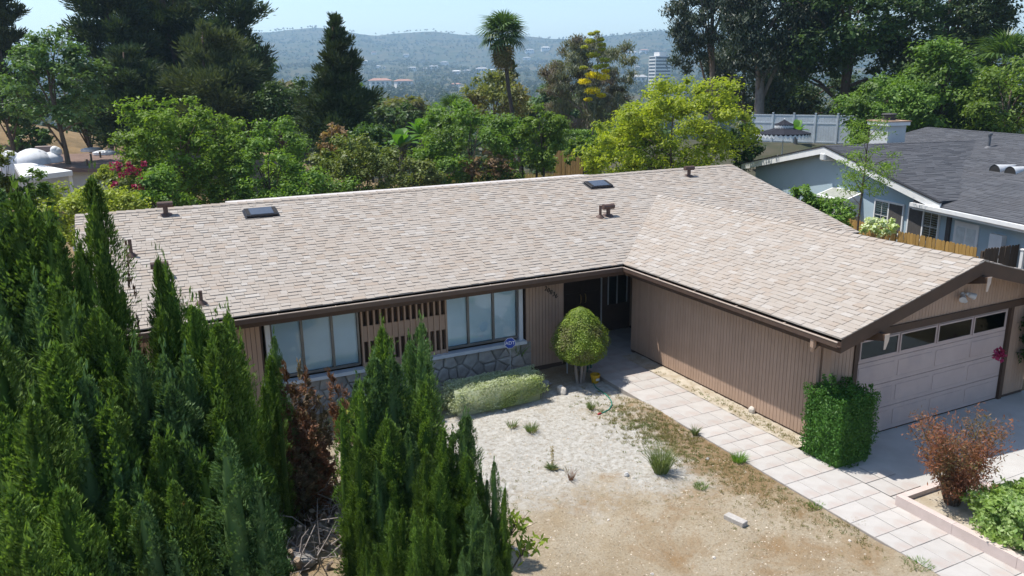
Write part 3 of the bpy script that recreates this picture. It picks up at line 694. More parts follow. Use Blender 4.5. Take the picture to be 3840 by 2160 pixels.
# ================================================================== FRONT YARD PLANTING
L_cyp = leafm('cypress_leaf', (.060, .122, .024), (.185, .285, .055), trans=.28, rough=.6, spec=.2)
L_cyp2 = leafm('cypress_leaf_blue', (.062, .125, .044), (.165, .265, .095), trans=.26, rough=.6, spec=.2)
L_dead = leafm('dead_cypress_leaf', (.15, .065, .038), (.29, .145, .085), (.18, .12, .08), trans=.15, rough=.8, spec=.1, pscale=1.5)
L_dry = leafm('faded_cypress_leaf', (.14, .10, .06), (.26, .19, .12), (.09, .10, .05), trans=.15, rough=.8, spec=.1, pscale=2)
M_bark = pm('bark', (.16, .12, .09), (.09, .065, .05), 8, .95, .8, 30, stretch=(1, 1, .3), spec=.1)
M_barkg = pm('grey_bark', (.30, .26, .23), (.18, .155, .14), 5, .9, .6, 20, stretch=(1, 1, .3), spec=.1)
def spire_mesh(seed, L=3.0, R=.27, n=24000, sats=4, open_=0.0, size=.026):
    g = np.random.default_rng(seed); cols = [(0, 0, L, R, 0)]
    for _ in range(sats):
        a = g.uniform(0, 6.28); cols.append((math.cos(a)*R*.95, math.sin(a)*R*.95, L*g.uniform(.35, .92), R*g.uniform(.5, .75), 0))
    wts = np.array([c[2]*c[3] for c in cols]); wts /= wts.sum(); parts = []
    prof = lambda t: np.minimum(1, (1-t)*2.6+.02)**.55*(.82+.18*np.minimum(1, t*4))
    for (cx, cy_, Lc, Rc, _), wt in zip(cols, wts):
        m = int(n*wt); kt = max(8, m//34); it = g.integers(0, kt, m); p1, p2 = g.uniform(0, 6.28, 2)
        t = np.clip((g.random(kt)**.92)[it]+g.normal(0, .045/Lc, m), 0, 1); a = g.uniform(0, 6.283, kt)[it]+g.normal(0, .030/Rc, m); tq = g.uniform(-.12, .14, kt)[it]
        rad = Rc*prof(t)*(1+.22*np.sin(3*a+9*t*Lc/3+p1)+.17*np.sin(5*a-13*t+p2)+.15*np.sin(2*a+31*t))
        dr = np.stack([np.cos(a), np.sin(a), np.zeros(m)], 1)
        q = np.where(g.random(m) < .22, g.uniform(.35, .75, m), g.uniform(.72, 1.03, m))+tq+(g.random(m) < .03)*g.uniform(0, .45, m)*(1+open_*3)
        P = np.array([cx, cy_, 0])+dr*(rad*q)[:, None]; P[:, 2] += t*Lc
        T = unit(dr*(.55+open_)+np.array([0, 0, .95])+rdir(g, m)*.55); N = unit(dr+rdir(g, m)*.42+np.array(SUN)*.2)
        parts.append(leaves(P, N, size*g.uniform(.7, 1.25, (m, 1)), .30, g, along=T))
        # leader twigs at the tip
        k = 40; zz = Lc*g.uniform(.93, 1.06, k); P = np.stack([cx+g.normal(0, .018, k), cy_+g.normal(0, .018, k), zz], 1); T = unit(np.array([0, 0, 1.])+rdir(g, k)*.35)
        parts.append(leaves(P, rdir(g, k), size*1.3, .25, g, along=T))
        if not open_:
            kk = 7; lv = [(tt, Rc*float(prof(tt))*.40) for tt in (0.0, .25, .5, .7, .85, .95)]
            Vc = np.array([[cx+r_*math.cos(6.283*j/kk), cy_+r_*math.sin(6.283*j/kk), tt*Lc] for tt, r_ in lv for j in range(kk)])
            Qc = np.array([[i*kk+j, i*kk+(j+1) % kk, (i+1)*kk+(j+1) % kk, (i+1)*kk+j] for i in range(5) for j in range(kk)], dtype=np.int32)
            parts.append((Vc, Qc))
    V, Q = cat(parts); return arr_mesh('spire', V, Q)
SP = [spire_mesh(s, sats=k) for s, k in ((1, 3), (2, 4), (3, 5), (4, 4), (5, 2), (6, 5))]
for k, me in enumerate(SP): me.materials.append(L_cyp if k % 3 else L_cyp2)
SPD = [spire_mesh(31, n=5200, sats=4, open_=.35, size=.042), spire_mesh(32, n=3200, sats=3, open_=.5, size=.042)]
SPD[0].materials.append(L_dead); SPD[1].materials.append(L_dry)
THIN = spire_mesh(33, n=420, sats=2, open_=.2, size=.035); THIN.materials.append(L_dead)
r3 = random.Random(17); WF = 1.3
def shrub(label, spires, meshes=SP, group=None, name='cypress_shrub', tilt=.05):
    """spires: (x px, y px of the tip, distance, width factor[, tilt_x, tilt_y])"""
    pts = [at(s[0], s[1], s[2]) for s in spires]
    c = np.mean([p[:2] for p in pts], axis=0); b = np.array([c[0], c[1], yzf(*c)])
    o = empty(name, b, label, 'shrub', group)
    tr = MB()
    for p, s in zip(pts, spires):
        zb = yzf(p[0], p[1]); L = max(.6, p[2]-zb+.05); Lm = min(L, 4.4)
        me = r3.choice(meshes); wd = WF*s[3]*min(1.15, max(.62, L/3.4))
        tx, ty = (s[4], s[5]) if len(s) > 4 else (r3.uniform(-tilt, tilt), r3.uniform(-tilt, tilt))
        base = np.array([p[0]-ty*Lm, p[1]+tx*Lm, p[2]-Lm])
        link('spire', me, None, o, base-b, (tx, ty, r3.uniform(0, 6.28)), (wd, wd, Lm/3.0))
        e = np.array([p[0], p[1], max(zb+.3, p[2]-Lm*.9)])-b
        tr.tube([(e[0]*.35, e[1]*.35, -.1), (e[0]*.8, e[1]*.8, .15), tuple(e)], [.05, .04, .025], 6)
    tr.build('trunk', M_bark, o)
    return o
def fill(x0, x1, yf, d0, d1, n, w0=.75, w1=1.1):
    out = []
    for k in range(n):
        x = x0+(x1-x0)*(k+r3.uniform(.1, .9))/n; out.append((x, yf(x)+r3.uniform(-35, 45), r3.uniform(d0, d1), r3.uniform(w0, w1)))
    return out
lin = lambda *p: (lambda x: float(np.interp(x, [a for a, _ in p], [b for _, b in p])))
shrub('dark green cypress at the left edge of the yard, broadest clump',
      [(22, 490, 12.4, 1.2), (62, 515, 12.6, 1.1), (110, 575, 12.2, 1.0), (-25, 470, 12.6, 1.3), (155, 610, 12.4, .85)]
      + fill(-40, 180, lin((-40, 620), (180, 760)), 11.3, 11.9, 3, .95, 1.2)+fill(-60, 200, lin((-60, 800), (200, 900)), 10.2, 10.9, 3, .95, 1.2))
shrub('tall slim cypress spire rising highest against the left of the roof', [(246, 452, 12.3, .78, .0, .02), (266, 620, 12.2, .65)])
shrub('cypress clump just in front of the tall slim spire', [(222, 715, 11.3, 1.0), (258, 770, 11.0, 1.0), (195, 800, 10.9, .9), (330, 838, 10.9, .95), (300, 885, 10.6, .85), (285, 720, 11.9, .9)]
      + fill(190, 350, lin((190, 960), (350, 1010)), 9.9, 10.4, 3, .9, 1.2))
shrub('cypress clump with two slim tips against the lower roof edge', [(400, 660, 11.8, .62), (427, 672, 11.7, .66), (408, 790, 11.4, .85), (450, 770, 11.4, .8), (487, 786, 11.5, .6), (521, 800, 11.5, .62), (556, 802, 11.2, 1.05), (540, 870, 10.8, 1.0), (470, 900, 10.7, 1.0), (410, 900, 10.6, .9), (372, 760, 12.0, .8)]
      + fill(370, 585, lin((370, 990), (585, 980)), 10.0, 10.5, 3, .95, 1.2))
shrub('cypress clump filling the bottom left corner of the yard', fill(-60, 330, lin((-60, 1010), (330, 1090)), 9.3, 9.9, 5, .9, 1.15)+fill(-60, 330, lin((-60, 1210), (330, 1260)), 8.5, 9.0, 5, .85, 1.1))
shrub('cypress clump at the bottom with a pale broken twig', fill(330, 560, lin((330, 1080), (560, 1060)), 9.4, 9.9, 3, .9, 1.15)+fill(300, 560, lin((300, 1230), (560, 1260)), 8.6, 9.1, 3, .85, 1.1))
shrub('low cypress clump beside the cut stump at its left', [(625, 1165, 10.6, .85), (600, 1230, 10.0, .8), (650, 1270, 10.0, .7), (575, 1280, 9.6, .8), (630, 1340, 9.4, .7), (680, 1370, 9.6, .45), (560, 1200, 10.0, .9)])
shrub('small cypress with a crooked tip below the left picture window', [(645, 885, 13.8, .75), (612, 985, 13.4, .7), (712, 790, 13.9, .42, -.02, .16), (690, 850, 13.8, .55), (655, 960, 13.2, .8), (600, 1050, 12.6, .8), (680, 960, 13.6, .6)])
shrub('green cypress clump left part in front of the fin screen', [(952, 828, 11.9, .85), (1022, 822, 12.0, .78), (935, 900, 11.7, .9), (985, 905, 11.6, 1.0), (1062, 872, 12.0, .8), (912, 985, 11.3, .9), (1040, 960, 11.4, 1.0), (960, 1060, 10.9, 1.0), (905, 1110, 10.8, .85), (1010, 1090, 10.9, .9), (872, 1170, 11.4, .5), (945, 1200, 10.5, .85), (905, 1290, 10.3, .65), (985, 1260, 9.9, .85), (915, 1390, 9.6, .6), (960, 1385, 9.4, .65)])
shrub('green cypress clump nearest the bare soil of the yard', [(1150, 1042, 11.0, .85), (1178, 1050, 10.9, .62), (1122, 1080, 10.8, .9), (1060, 1140, 10.4, .85), (1180, 1150, 10.6, 1.0), (1118, 1180, 10.2, .9), (1230, 1165, 10.6, .55), (1215, 1215, 10.4, .7), (1243, 1230, 10.4, .5), (1160, 1260, 9.8, .8), (1205, 1310, 9.7, .75), (1062, 1290, 9.5, .8), (1110, 1330, 9.3, .75), (1250, 1330, 9.8, .6), (1160, 1390, 9.2, .6), (1020, 1400, 9.0, .6)])
shrub('dead brown cypress standing behind the cut stump', [(702, 915, 13.9, 1.15, -.05, -.10), (738, 930, 14.1, 1.1, .0, -.03), (672, 990, 13.8, 1.2, .0, -.1), (772, 950, 14.2, 1.1, .05, .05), (715, 1030, 13.6, 1.3), (685, 1080, 13.5, 1.2), (805, 1030, 14.1, .95), (762, 1060, 13.7, 1.4), (842, 1080, 14.0, .7, 0, .1), (730, 1120, 13.3, 1.2), (790, 1140, 13.5, 1.1)], SPD, name='dead_shrub')
shrub('reddish brown dead cypress bough leaning right of the dead shrub', [(818, 922, 14.6, .85, .0, -.30), (852, 1000, 14.5, .75, 0, -.2)], [SPD[0]], name='dead_bough')
shrub('bare thin twig standing beside the tall slim cypress', [(322, 655, 12.0, .35, 0, 0)], [THIN], name='dead_twig')
for o in bpy.data.objects:
    if o.parent and o.parent.name == 'dead_twig' and o.name.startswith('spire'): o.name = 'twig_leaves'; o['kind'] = 'stuff'
# dry spray caught on a cypress
g = np.random.default_rng(77); p = at(455, 1265, 9.2); k = 260; t = g.random(k)
P = np.stack([g.normal(0, .02, k)*(1-t*.3), g.normal(0, .02, k), -t*.34], 1)
V, Q = leaves(P, rdir(g, k), .03, .3, g, along=unit(np.array([0, 0, -1.])+rdir(g, k)*.8))
L_straw = leafm('straw_spray', (.42, .27, .10), (.55, .38, .16), trans=.25)
tag(link('dry_spray', arr_mesh('dry_spray', V, Q), L_straw, None, p), 'straw coloured dead spray caught on the bottom cypress clump', 'dead spray')
# ------------------------------------------------------------------ cut stump with lopped stems, and the boulder in front of it
M_cutw = pm('cut_wood', (.42, .33, .24), (.30, .22, .16), 9, .9); M_twig = pm('grey_twig', (.36, .32, .30), (.24, .21, .2), 9, .9)
sp_ = on(785, 1325, 2, yzf(-9.6, -4.3)); stump = empty('cut_stump', (sp_[0], sp_[1], yzf(sp_[0], sp_[1])), 'cut stump of lopped grey stems among the cypresses', 'stump')
r4 = random.Random(4)
for k in range(46):
    px_, py_ = r4.uniform(680, 875), r4.uniform(1255, 1440); q = on(px_, py_, 2, stump.location.z); b = Vector(q)-stump.location
    h = r4.uniform(.12, .5); rd = r4.uniform(.02, .062); d = Vector((r4.uniform(-.5, .5)+b.x*.3, r4.uniform(-.4, .4)+b.y*.3, 1)).normalized()
    st = MB().tube([b-d*.1, b+d*h*.5, b+d*h], [rd*1.2, rd, rd*.92], 8, cap=False).build('lopped_stem', M_barkg if k % 3 else M_bark, stump)
    e = b+d*h; px3 = d.orthogonal().normalized(); py3 = d.cross(px3)
    MB().add([e+(px3*math.cos(a*.785)+py3*math.sin(a*.785))*rd*.93 for a in range(8)], [tuple(range(8))]).build('cut_face', M_cutw, st)
tw = MB()
for k in range(170):
    q = on(r4.uniform(670, 870), r4.uniform(1235, 1445), 2, stump.location.z); b = Vector(q)-stump.location+Vector((0, 0, r4.uniform(.02, .3)))
    d = Vector((r4.uniform(-1, 1), r4.uniform(-1, 1), r4.uniform(-.2, .9))).normalized(); L = r4.uniform(.25, .75); m = b+d*L*.5+Vector((r4.uniform(-.06, .06), r4.uniform(-.06, .06), r4.uniform(-.03, .1)))
    r0 = r4.uniform(.006, .014); tw.tube([b, m, b+d*L], [r0, r0*.8, r0*.4], 5)
tag(tw.build('twig_litter', M_twig, stump), kind='stuff')
M_rockg = pm('grey_rock', (.34, .325, .31), (.24, .23, .22), 5, .95, .9, 14, spec=.12); M_rockw = pm('pale_rock', (.66, .61, .54), (.52, .46, .39), 5, .95, .8, 16, spec=.1)
def rock(loc, size, m, label, seed, name='rock', cat_='rock', group=None, n=26):
    g = random.Random(seed); bm = bmesh.new()
    for _ in range(n):
        v = Vector((g.gauss(0, 1), g.gauss(0, 1), g.gauss(0, 1))).normalized(); bm.verts.new((v.x*size[0], v.y*size[1], v.z*size[2]*.9+size[2]*.55))
    r = bmesh.ops.convex_hull(bm, input=bm.verts[:]); bmesh.ops.delete(bm, geom=[e for e in r['geom_interior'] if isinstance(e, bmesh.types.BMVert)], context='VERTS')
    bmesh.ops.bevel(bm, geom=bm.edges[:], offset=min(size)*.10, segments=1, affect='EDGES')
    me = bpy.data.meshes.new(name); bm.to_mesh(me); bm.free()
    return tag(link(name, me, m, None, loc, (0, 0, g.uniform(0, 6))), label, cat_, group)
q = on(745, 1432, 2, -.2); rock((q[0], q[1], yzf(q[0], q[1])-.05), (.36, .27, .2), M_rockg, 'large grey boulder in front of the cut stump', 41, 'boulder', 'boulder')
q = on(1412, 985, 2, -.1); rock((q[0], q[1], yzf(q[0], q[1])-.03), (.20, .12, .16), M_rockw, 'white angular rock beside the round topiary tree', 42)
q = on(1378, 985, 2, -.1); rock((q[0]+.05, q[1]+.35, yzf(q[0], q[1])-.03), (.24, .16, .17), M_rockg, 'rounded grey rock behind the end of the silvery hedge', 46)
q = on(1268, 1030, 2, -.1); rock((q[0], q[1], yzf(q[0], q[1])-.02), (.07, .06, .05), M_rockw, 'small white stone in the shade below the silvery hedge', 43)
q = on(1897, 1037, 2, .02); rock((q[0]-.08, q[1], .02), (.10, .07, .12), M_rockw, 'white stone standing against the garage side wall', 44)
for k, (x, y, s, lb) in enumerate(((2137, 1365, .04, 'white pebble on the soil right of the concrete block'), (1796, 1400, .045, 'white pebble on brown soil at the bottom below the block'), (1592, 1262-60, .05, 'white pebble between the dry twig and the tall grass tuft'), (1298, 1380, .05, 'pale stone beside the broad leaved sapling'), (1780, 1160, .055, 'white lump of plaster left of the small grass tuft'), (1640, 1438, .04, 'pebble at the bottom edge of the yard'), (1530, 1305, .035, 'small pebble in the middle of the tan soil'), (1600, 1449, .04, 'pebble in the lowest part of the yard'), (1385, 1350, .03, 'tiny pale pebble between sapling and yard centre'))):
    q = on(x, y, 2, -.1); rock((q[0], q[1], yzf(q[0], q[1])-.01), (s, s*.8, s*.7), M_rockw, lb, 50+k, 'pebble', 'pebble', n=14)
# loose grit over the soil
g = np.random.default_rng(6); k = 6500; gx_ = g.uniform(-9, -1.3, k); gy_ = g.uniform(-11, -.9, k); s = g.uniform(.004, .017, k)**1.0; z0 = yz(gx_, gy_)
oc = np.array([[1, 0, 0], [0, 1, 0], [-1, 0, 0], [0, -1, 0], [0, 0, .8], [0, 0, -.5]]); tri = np.array([[0, 1, 4], [1, 2, 4], [2, 3, 4], [3, 0, 4]], dtype=np.int32)
V = (oc[None]*(s[:, None, None]*g.uniform(.6, 1.4, (k, 6, 1)))+np.stack([gx_, gy_, z0], 1)[:, None]).reshape(-1, 3); Q = (tri[None]+6*np.arange(k)[:, None, None]).reshape(-1, 3)
M_grit = pm('grit', (.52, .45, .36), (.34, .27, .2), 2, .95, island=.35, spec=.1)
tag(link('gravel', arr_mesh('gravel', V, Q), M_grit), 'loose grit and small clods scattered on the soil', 'gravel', kind='stuff')
k = 900; gx_ = g.uniform(-8.5, -1.35, k); gy_ = g.uniform(-11, -1.2, k); s = g.uniform(.015, .04, k)*g.uniform(.5, 1, k); z0 = yz(gx_, gy_)-.004
V = (oc[None]*np.array([1, 1, .6])*(s[:, None, None]*g.uniform(.5, 1.4, (k, 6, 1)))+np.stack([gx_, gy_, z0], 1)[:, None]).reshape(-1, 3); Q = (tri[None]+6*np.arange(k)[:, None, None]).reshape(-1, 3)
tag(link('soil_clods', arr_mesh('soil_clods', V, Q), pm('clod', (.50, .44, .35), (.36, .29, .21), 2, .95, island=.3, spec=.1)), 'broken clods of dry soil on the yard', 'soil', kind='stuff')
k = 2600; P = np.stack([g.uniform(-8.5, -1.3, k), g.uniform(-11, -1.2, k), np.zeros(k)], 1); P[:, 2] = yz(P[:, 0], P[:, 1])+.006; T = rdir(g, k); T[:, 2] *= .15; T = unit(T)
V, Q = leaves(P, unit(np.array([0, 0, 1.])+rdir(g, k)*.3), .03, .12, g, along=T); tag(link('dry_litter', arr_mesh('dry_litter', V, Q), leafm('litter_straw', (.16, .11, .06), (.40, .31, .18), trans=.1)), 'dry straw and leaf litter lying on the soil', 'litter', kind='stuff')
# ------------------------------------------------------------------ grass tufts and weeds
L_grass = leafm('grass_blade', (.10, .20, .03), (.20, .33, .07), trans=.35); L_gdry = leafm('dry_grass_blade', (.30, .235, .12), (.42, .34, .19), (.19, .19, .07), trans=.25, pscale=1.5)
L_weed = leafm('weed_leaf', (.11, .16, .06), (.20, .24, .11), (.26, .22, .12), trans=.3, pscale=3); L_sage = leafm('tussock_blade', (.15, .22, .07), (.30, .34, .16), trans=.3)
def tuft_arrays(g, n, h, r, wd, spread, bend=.35):
    a = g.uniform(0, 6.283, n); q = g.random(n)**.6*r; B = np.stack([np.cos(a)*q, np.sin(a)*q, np.zeros(n)], 1)
    hh = h*g.uniform(.5, 1.1, n); d = unit(np.stack([np.cos(a)*spread*g.uniform(.2, 1.2, n)+g.normal(0, .1, n), np.sin(a)*spread*g.uniform(.2, 1.2, n)+g.normal(0, .1, n), np.ones(n)], 1))
    M = B+d*hh[:, None]*.55; d2 = unit(d+np.stack([np.cos(a)*bend, np.sin(a)*bend, -bend*np.ones(n)*.5], 1)); Tp = M+d2*hh[:, None]*.5
    sd = unit(np.cross(d, rdir(g, n)))*wd
    V = np.stack([B-sd, B+sd, M+sd*.8, M-sd*.8, Tp], 1).reshape(-1, 3); o = 5*np.arange(n)[:, None]
    Q = np.concatenate([o+np.array([0, 1, 2, 3]), o+np.array([3, 2, 4, 4])], 0).astype(np.int32); return V, Q
def tuft(x, y, n, h, r, wd, spread, m, label, seed, name='grass_tuft', cat_='grass', z=None, group=None):
    q = on(x, y, 2, -.09 if z is None else z); zz = yzf(q[0], q[1]) if z is None else z
    V, Q = tuft_arrays(np.random.default_rng(seed), n, h, r, wd, spread); Q3 = np.concatenate([Q[:n], ])
    me = arr_mesh(name, V, Q[:n]); bm = bmesh.new(); bm.from_mesh(me); bm.verts.ensure_lookup_table()
    for k in range(n): bm.faces.new((bm.verts[5*k+3], bm.verts[5*k+2], bm.verts[5*k+4]))
    bm.to_mesh(me); bm.free()
    return tag(link(name, me, m, None, (q[0], q[1], zz)), label, cat_, group)
tuft(1662, 1190, 420, .62, .13, .005, .42, L_sage, 'tall grass tussock standing alone at the edge of the white soil', 1)
tuft(1858, 1168, 240, .22, .13, .004, .7, L_grass, 'bright green grass tuft at the left edge of the path', 2)
tuft(1762, 1225, 150, .13, .12, .004, .8, L_grass, 'low green grass tuft left of the dry thatch', 3)
tuft(2052, 1280, 120, .11, .12, .004, .8, L_grass, 'small grass tuft touching the path above the block', 4)
tuft(2140, 1325, 200, .08, .22, .004, .9, L_gdry, 'flat dry grass clump along the lower edge of the path', 5)
tuft(2310, 1432, 160, .09, .2, .004, .9, L_grass, 'grass clump at the lowest corner of the path edge', 6)
tuft(1487, 1027, 90, .28, .05, .006, .5, L_weed, 'small spiky weed above the hose end', 7, 'weed', 'weed')
tuft(1337, 1085, 110, .24, .10, .008, .8, L_weed, 'grey green weed nearest the silvery hedge', 8, 'weed', 'weed')
tuft(1288, 1075, 60, .22, .09, .007, .8, L_weed, 'thin grey weed left of the two near the hedge', 9, 'weed', 'weed')
tuft(1389, 1175, 90, .16, .07, .012, 1.6, L_weed, 'leafy rosette weed with a tall seed stalk', 10, 'weed', 'weed')
q = on(1389, 1170, 2, -.09); g = np.random.default_rng(3); k = 150; t = g.random(k)
V, Q = leaves(np.stack([g.normal(0, .018, k), g.normal(0, .018, k), .1+t*.42], 1), rdir(g, k), .018, .5, g)
link('seed_stalk', arr_mesh('seed_stalk', V, Q), L_gdry, bpy.data.objects['weed.003'])
tuft(1436, 1205, 46, .34, .05, .004, .5, L_dead, 'dry reddish twig weed in the middle of the white soil', 11, 'dry_weed', 'weed')
tuft(1748, 1100, 70, .25, .05, .008, .5, L_weed, 'upright weed at the path edge above the thatch', 12, 'weed', 'weed')
tuft(1826, 985, 40, .4, .06, .005, .4, L_gdry, 'dry weed stalk against the garage side wall', 13, 'dry_weed', 'weed', z=.03)
tuft(1892, 1020, 50, .2, .08, .005, .9, L_gdry, 'dry sprig left of the white stone by the wall', 14, 'dry_weed', 'weed', z=.03)
# thatch of dry grass beside the path and sparse sprigs
g = np.random.default_rng(9); parts = []
def scatter(n, cx, cy_, rx, ry, h, bl, wd=.004):
    out = []
    for _ in range(n):
        x = cx+g.normal(0, rx); y = cy_+g.normal(0, ry)
        if x > -1.22 or y > -.9: continue
        V, Q = tuft_arrays(g, bl, h, .04, wd, 1.3); V = V+np.array([x, y, yzf(x, y)]); out.append((V, Q[:bl]))
    return out
parts += scatter(700, -1.8, -3.9, .42, 1.0, .10, 14)+scatter(500, -1.6, -6.4, .35, 1.3, .06, 12)+scatter(160, -2.6, -6.8, .7, 1.0, .04, 9)+scatter(60, -3.2, -6, 1.0, 1.2, .035, 8)+scatter(110, -1.35, -8.6, .08, 1.2, .05, 10)+scatter(70, -6.2, -4.6, .7, .5, .05, 10)+scatter(30, -4, -3.6, 1.0, .8, .05, 8)
for _ in range(260):
    x = g.uniform(.22, .6); y = -6.1+abs(g.normal(0, 2.2)); V, Q = tuft_arrays(g, 8, .07, .03, .004, 1.5)
    if y < -1.2: parts.append((V+np.array([x, y, .02]), Q[:8]))
V, Q = cat(parts); L_th = leafm('thatch', (.22, .20, .085), (.33, .29, .14), (.15, .20, .06), trans=.25, pscale=1.2)
tag(link('dry_grass', arr_mesh('dry_grass', V, Q), L_th), 'sparse dry thatch of grass beside the path', 'grass', kind='stuff')
# broad leaved sapling poking out right of the cypress
L_sap = leafm('sapling_leaf', (.16, .24, .03), (.30, .38, .06), trans=.4)
def sapling(x, y, d, n, label, seed, sz=.085, sp=.26):
    p = at(x, y, d); zb = yzf(p[0], p[1]); o = empty('sapling', (p[0], p[1], zb), label, 'sapling'); g = np.random.default_rng(seed); h = p[2]-zb
    pts = g.normal(0, 1, (n, 3))*np.array([sp, sp, sp*.55])+np.array([0, 0, h]); mb = MB()
    mb.tube([(-.5, -.1, 0), (-.3, -.05, h*.6), (0, 0, h)], [.02, .015, .008], 6)
    for c in pts[:12]: mb.tube([(0-.1, 0, h*.8), tuple(c)], [.007, .003], 4)
    mb.build('stem', M_bark, o)
    V, Q = leaves(pts, unit(rdir(g, n)+np.array([0, 0, .8])), sz, .38, g, droop=.8); link('foliage', arr_mesh('foliage', V, Q), L_sap, o)
sapling(1298, 1310, 10.9, 60, 'upper yellow green broad leaved sapling right of the cypress', 1, .07, .13); sapling(1325, 1370, 10.7, 70, 'lower yellow green broad leaved sapling right of the cypress', 2, .07, .14)
# ------------------------------------------------------------------ hedges, topiary
def box_hedge(g, sx, sy, sz, n, size, asp=.5, lum=.06, rnd_=.12, face=.7):
    """leaf skin round a clipped block, z from 0"""
    A = np.array([sy*sz, sy*sz, sx*sz, sx*sz, sx*sy*1.3]); f = g.choice(5, n, p=A/A.sum()); u = g.uniform(-.5, .5, (n, 2)); P = np.zeros((n, 3)); N = np.zeros((n, 3))
    for k in range(5):
        m = f == k
        if k < 2: P[m] = np.stack([np.full(m.sum(), (-.5 if k == 0 else .5)*sx), u[m, 0]*sy, (u[m, 1]+.5)*sz], 1); N[m] = (-1 if k == 0 else 1, 0, 0)
        elif k < 4: P[m] = np.stack([u[m, 0]*sx, np.full(m.sum(), (-.5 if k == 2 else .5)*sy), (u[m, 1]+.5)*sz], 1); N[m] = (0, -1 if k == 2 else 1, 0)
        else: P[m] = np.stack([u[m, 0]*sx, u[m, 1]*sy, np.full(m.sum(), sz)], 1); N[m] = (0, 0, 1)
    c = np.array([0, 0, sz*.5]); h = np.array([sx, sy, sz])/2; q = (P-c)/h; r = np.linalg.norm(q, axis=1); inf = np.abs(q).max(1); q = q*(1-rnd_*((r/inf-1)/.73))[:, None]
    d = unit(q); lm = 1+lum*(np.sin(d@np.array([5., 3, 4]))+np.sin(d@np.array([-7., 6, 3])+1)+np.sin(d@np.array([9., -11, 8])+2)+.7*np.sin(d@np.array([19., 13, -16])))/2
    P = c+q*lm[:, None]*h*g.uniform(.84, 1.04, (n, 1)); P[:, 2] = np.maximum(P[:, 2], .01)
    return leaves(P, unit(N*face+rdir(g, n)*.6), size, asp, g)
def core_box(parts, sx, sy, sz, k=.80):
    x, y, z = sx/2*k, sy/2*k, sz*(k+.07); v = np.array([(-x, -y, 0), (x, -y, 0), (x, y, 0), (-x, y, 0), (-x, -y, z), (x, -y, z), (x, y, z), (-x, y, z)])
    parts.append((v, np.array([(4, 5, 6, 7), (0, 1, 5, 4), (1, 2, 6, 5), (2, 3, 7, 6), (3, 0, 4, 7)], dtype=np.int32)))
def hedge(name, label, cx, cy_, cz, sx, sy, sz, n, size, m, seed, asp=.5, rz=0, lum=.06, rnd_=.12, extra=None, cat_='hedge', group=None):
    g = np.random.default_rng(seed); parts = [box_hedge(g, sx, sy, sz, n, size, asp, lum, rnd_)]; core_box(parts, sx, sy, sz, .80 if rnd_ < .3 else .6)
    V, Q = cat(parts); o = empty(name, (cx, cy_, cz), label, cat_, group, rz); link('foliage', arr_mesh('foliage', V, Q), m, o)
    mb = MB()
    for k in range(5): mb.tube([(sx*(k/4-.5)*.7, 0, -.08), (sx*(k/4-.5)*.75, .03, sz*.5)], [.025, .015], 5)
    mb.build('stem', M_bark, o); return o
L_box = leafm('boxwood_leaf', (.035, .105, .018), (.085, .205, .03), trans=.28, spec=.25, rough=.5)
L_silver = leafm('silvery_leaf', (.42, .48, .30), (.66, .69, .50), (.40, .48, .14), trans=.3, pscale=.9); L_yel = leafm('golden_privet_leaf', (.20, .25, .035), (.36, .40, .07), (.13, .17, .04), trans=.35, pscale=1.0)
L_pit = leafm('pittosporum_leaf', (.12, .22, .04), (.33, .42, .17), (.20, .30, .05), trans=.3, pscale=2, spec=.3, rough=.45); L_top = leafm('topiary_leaf', (.10, .16, .018), (.23, .30, .04), (.13, .12, .05), trans=.25, pscale=2.2)
hb = hedge('box_hedge', 'clipped green box hedge at the garage corner', .66, -6.78, -.02, 1.12, 1.02, 1.50, 15000, .026, L_box, 3, rnd_=.08, lum=.075)
g = np.random.default_rng(8); # long shoots escaping the clipping
for k in range(7):
    P = []; b0 = np.array([(-.42, -.32, -.22, .1, .35, -.1, .42)[k], (-.2, -.2, .2, .3, .1, -.3, -.35)[k], 1.5]); d = np.array([-.28, .1, .75])*(1, 1, .8, .45, .35, .4, .3)[k]
    for j in range(60): t = g.random(); P.append(b0+d*t*(.55 if k < 2 else .4)+g.normal(0, .02, 3))
    P = np.array(P); V, Q = leaves(P, rdir(g, len(P)), .028, .5, g); link('shoot', arr_mesh('shoot', V, Q), L_box, hb)
sh = hedge('silvery_hedge', 'low hedge with silvery white leaves below the right picture window', -4.25, -.75, -.12, 2.7, .95, .66, 20000, .022, L_silver, 4, lum=.10, rnd_=.2)
yh = hedge('golden_hedge', 'yellow green low hedge continuing left of the silvery hedge', -6.9, -.72, -.12, 2.5, .85, .70, 11000, .022, L_yel, 5, lum=.10, rnd_=.2)
L_ros = leafm('rosemary_leaf', (.10, .20, .03), (.22, .34, .06), trans=.3)
tuft(1298, 905, 300, .62, .16, .008, .45, L_ros, 'upright bright green rosemary bush under the security sign', 31, 'rosemary_bush', 'bush', z=.25)
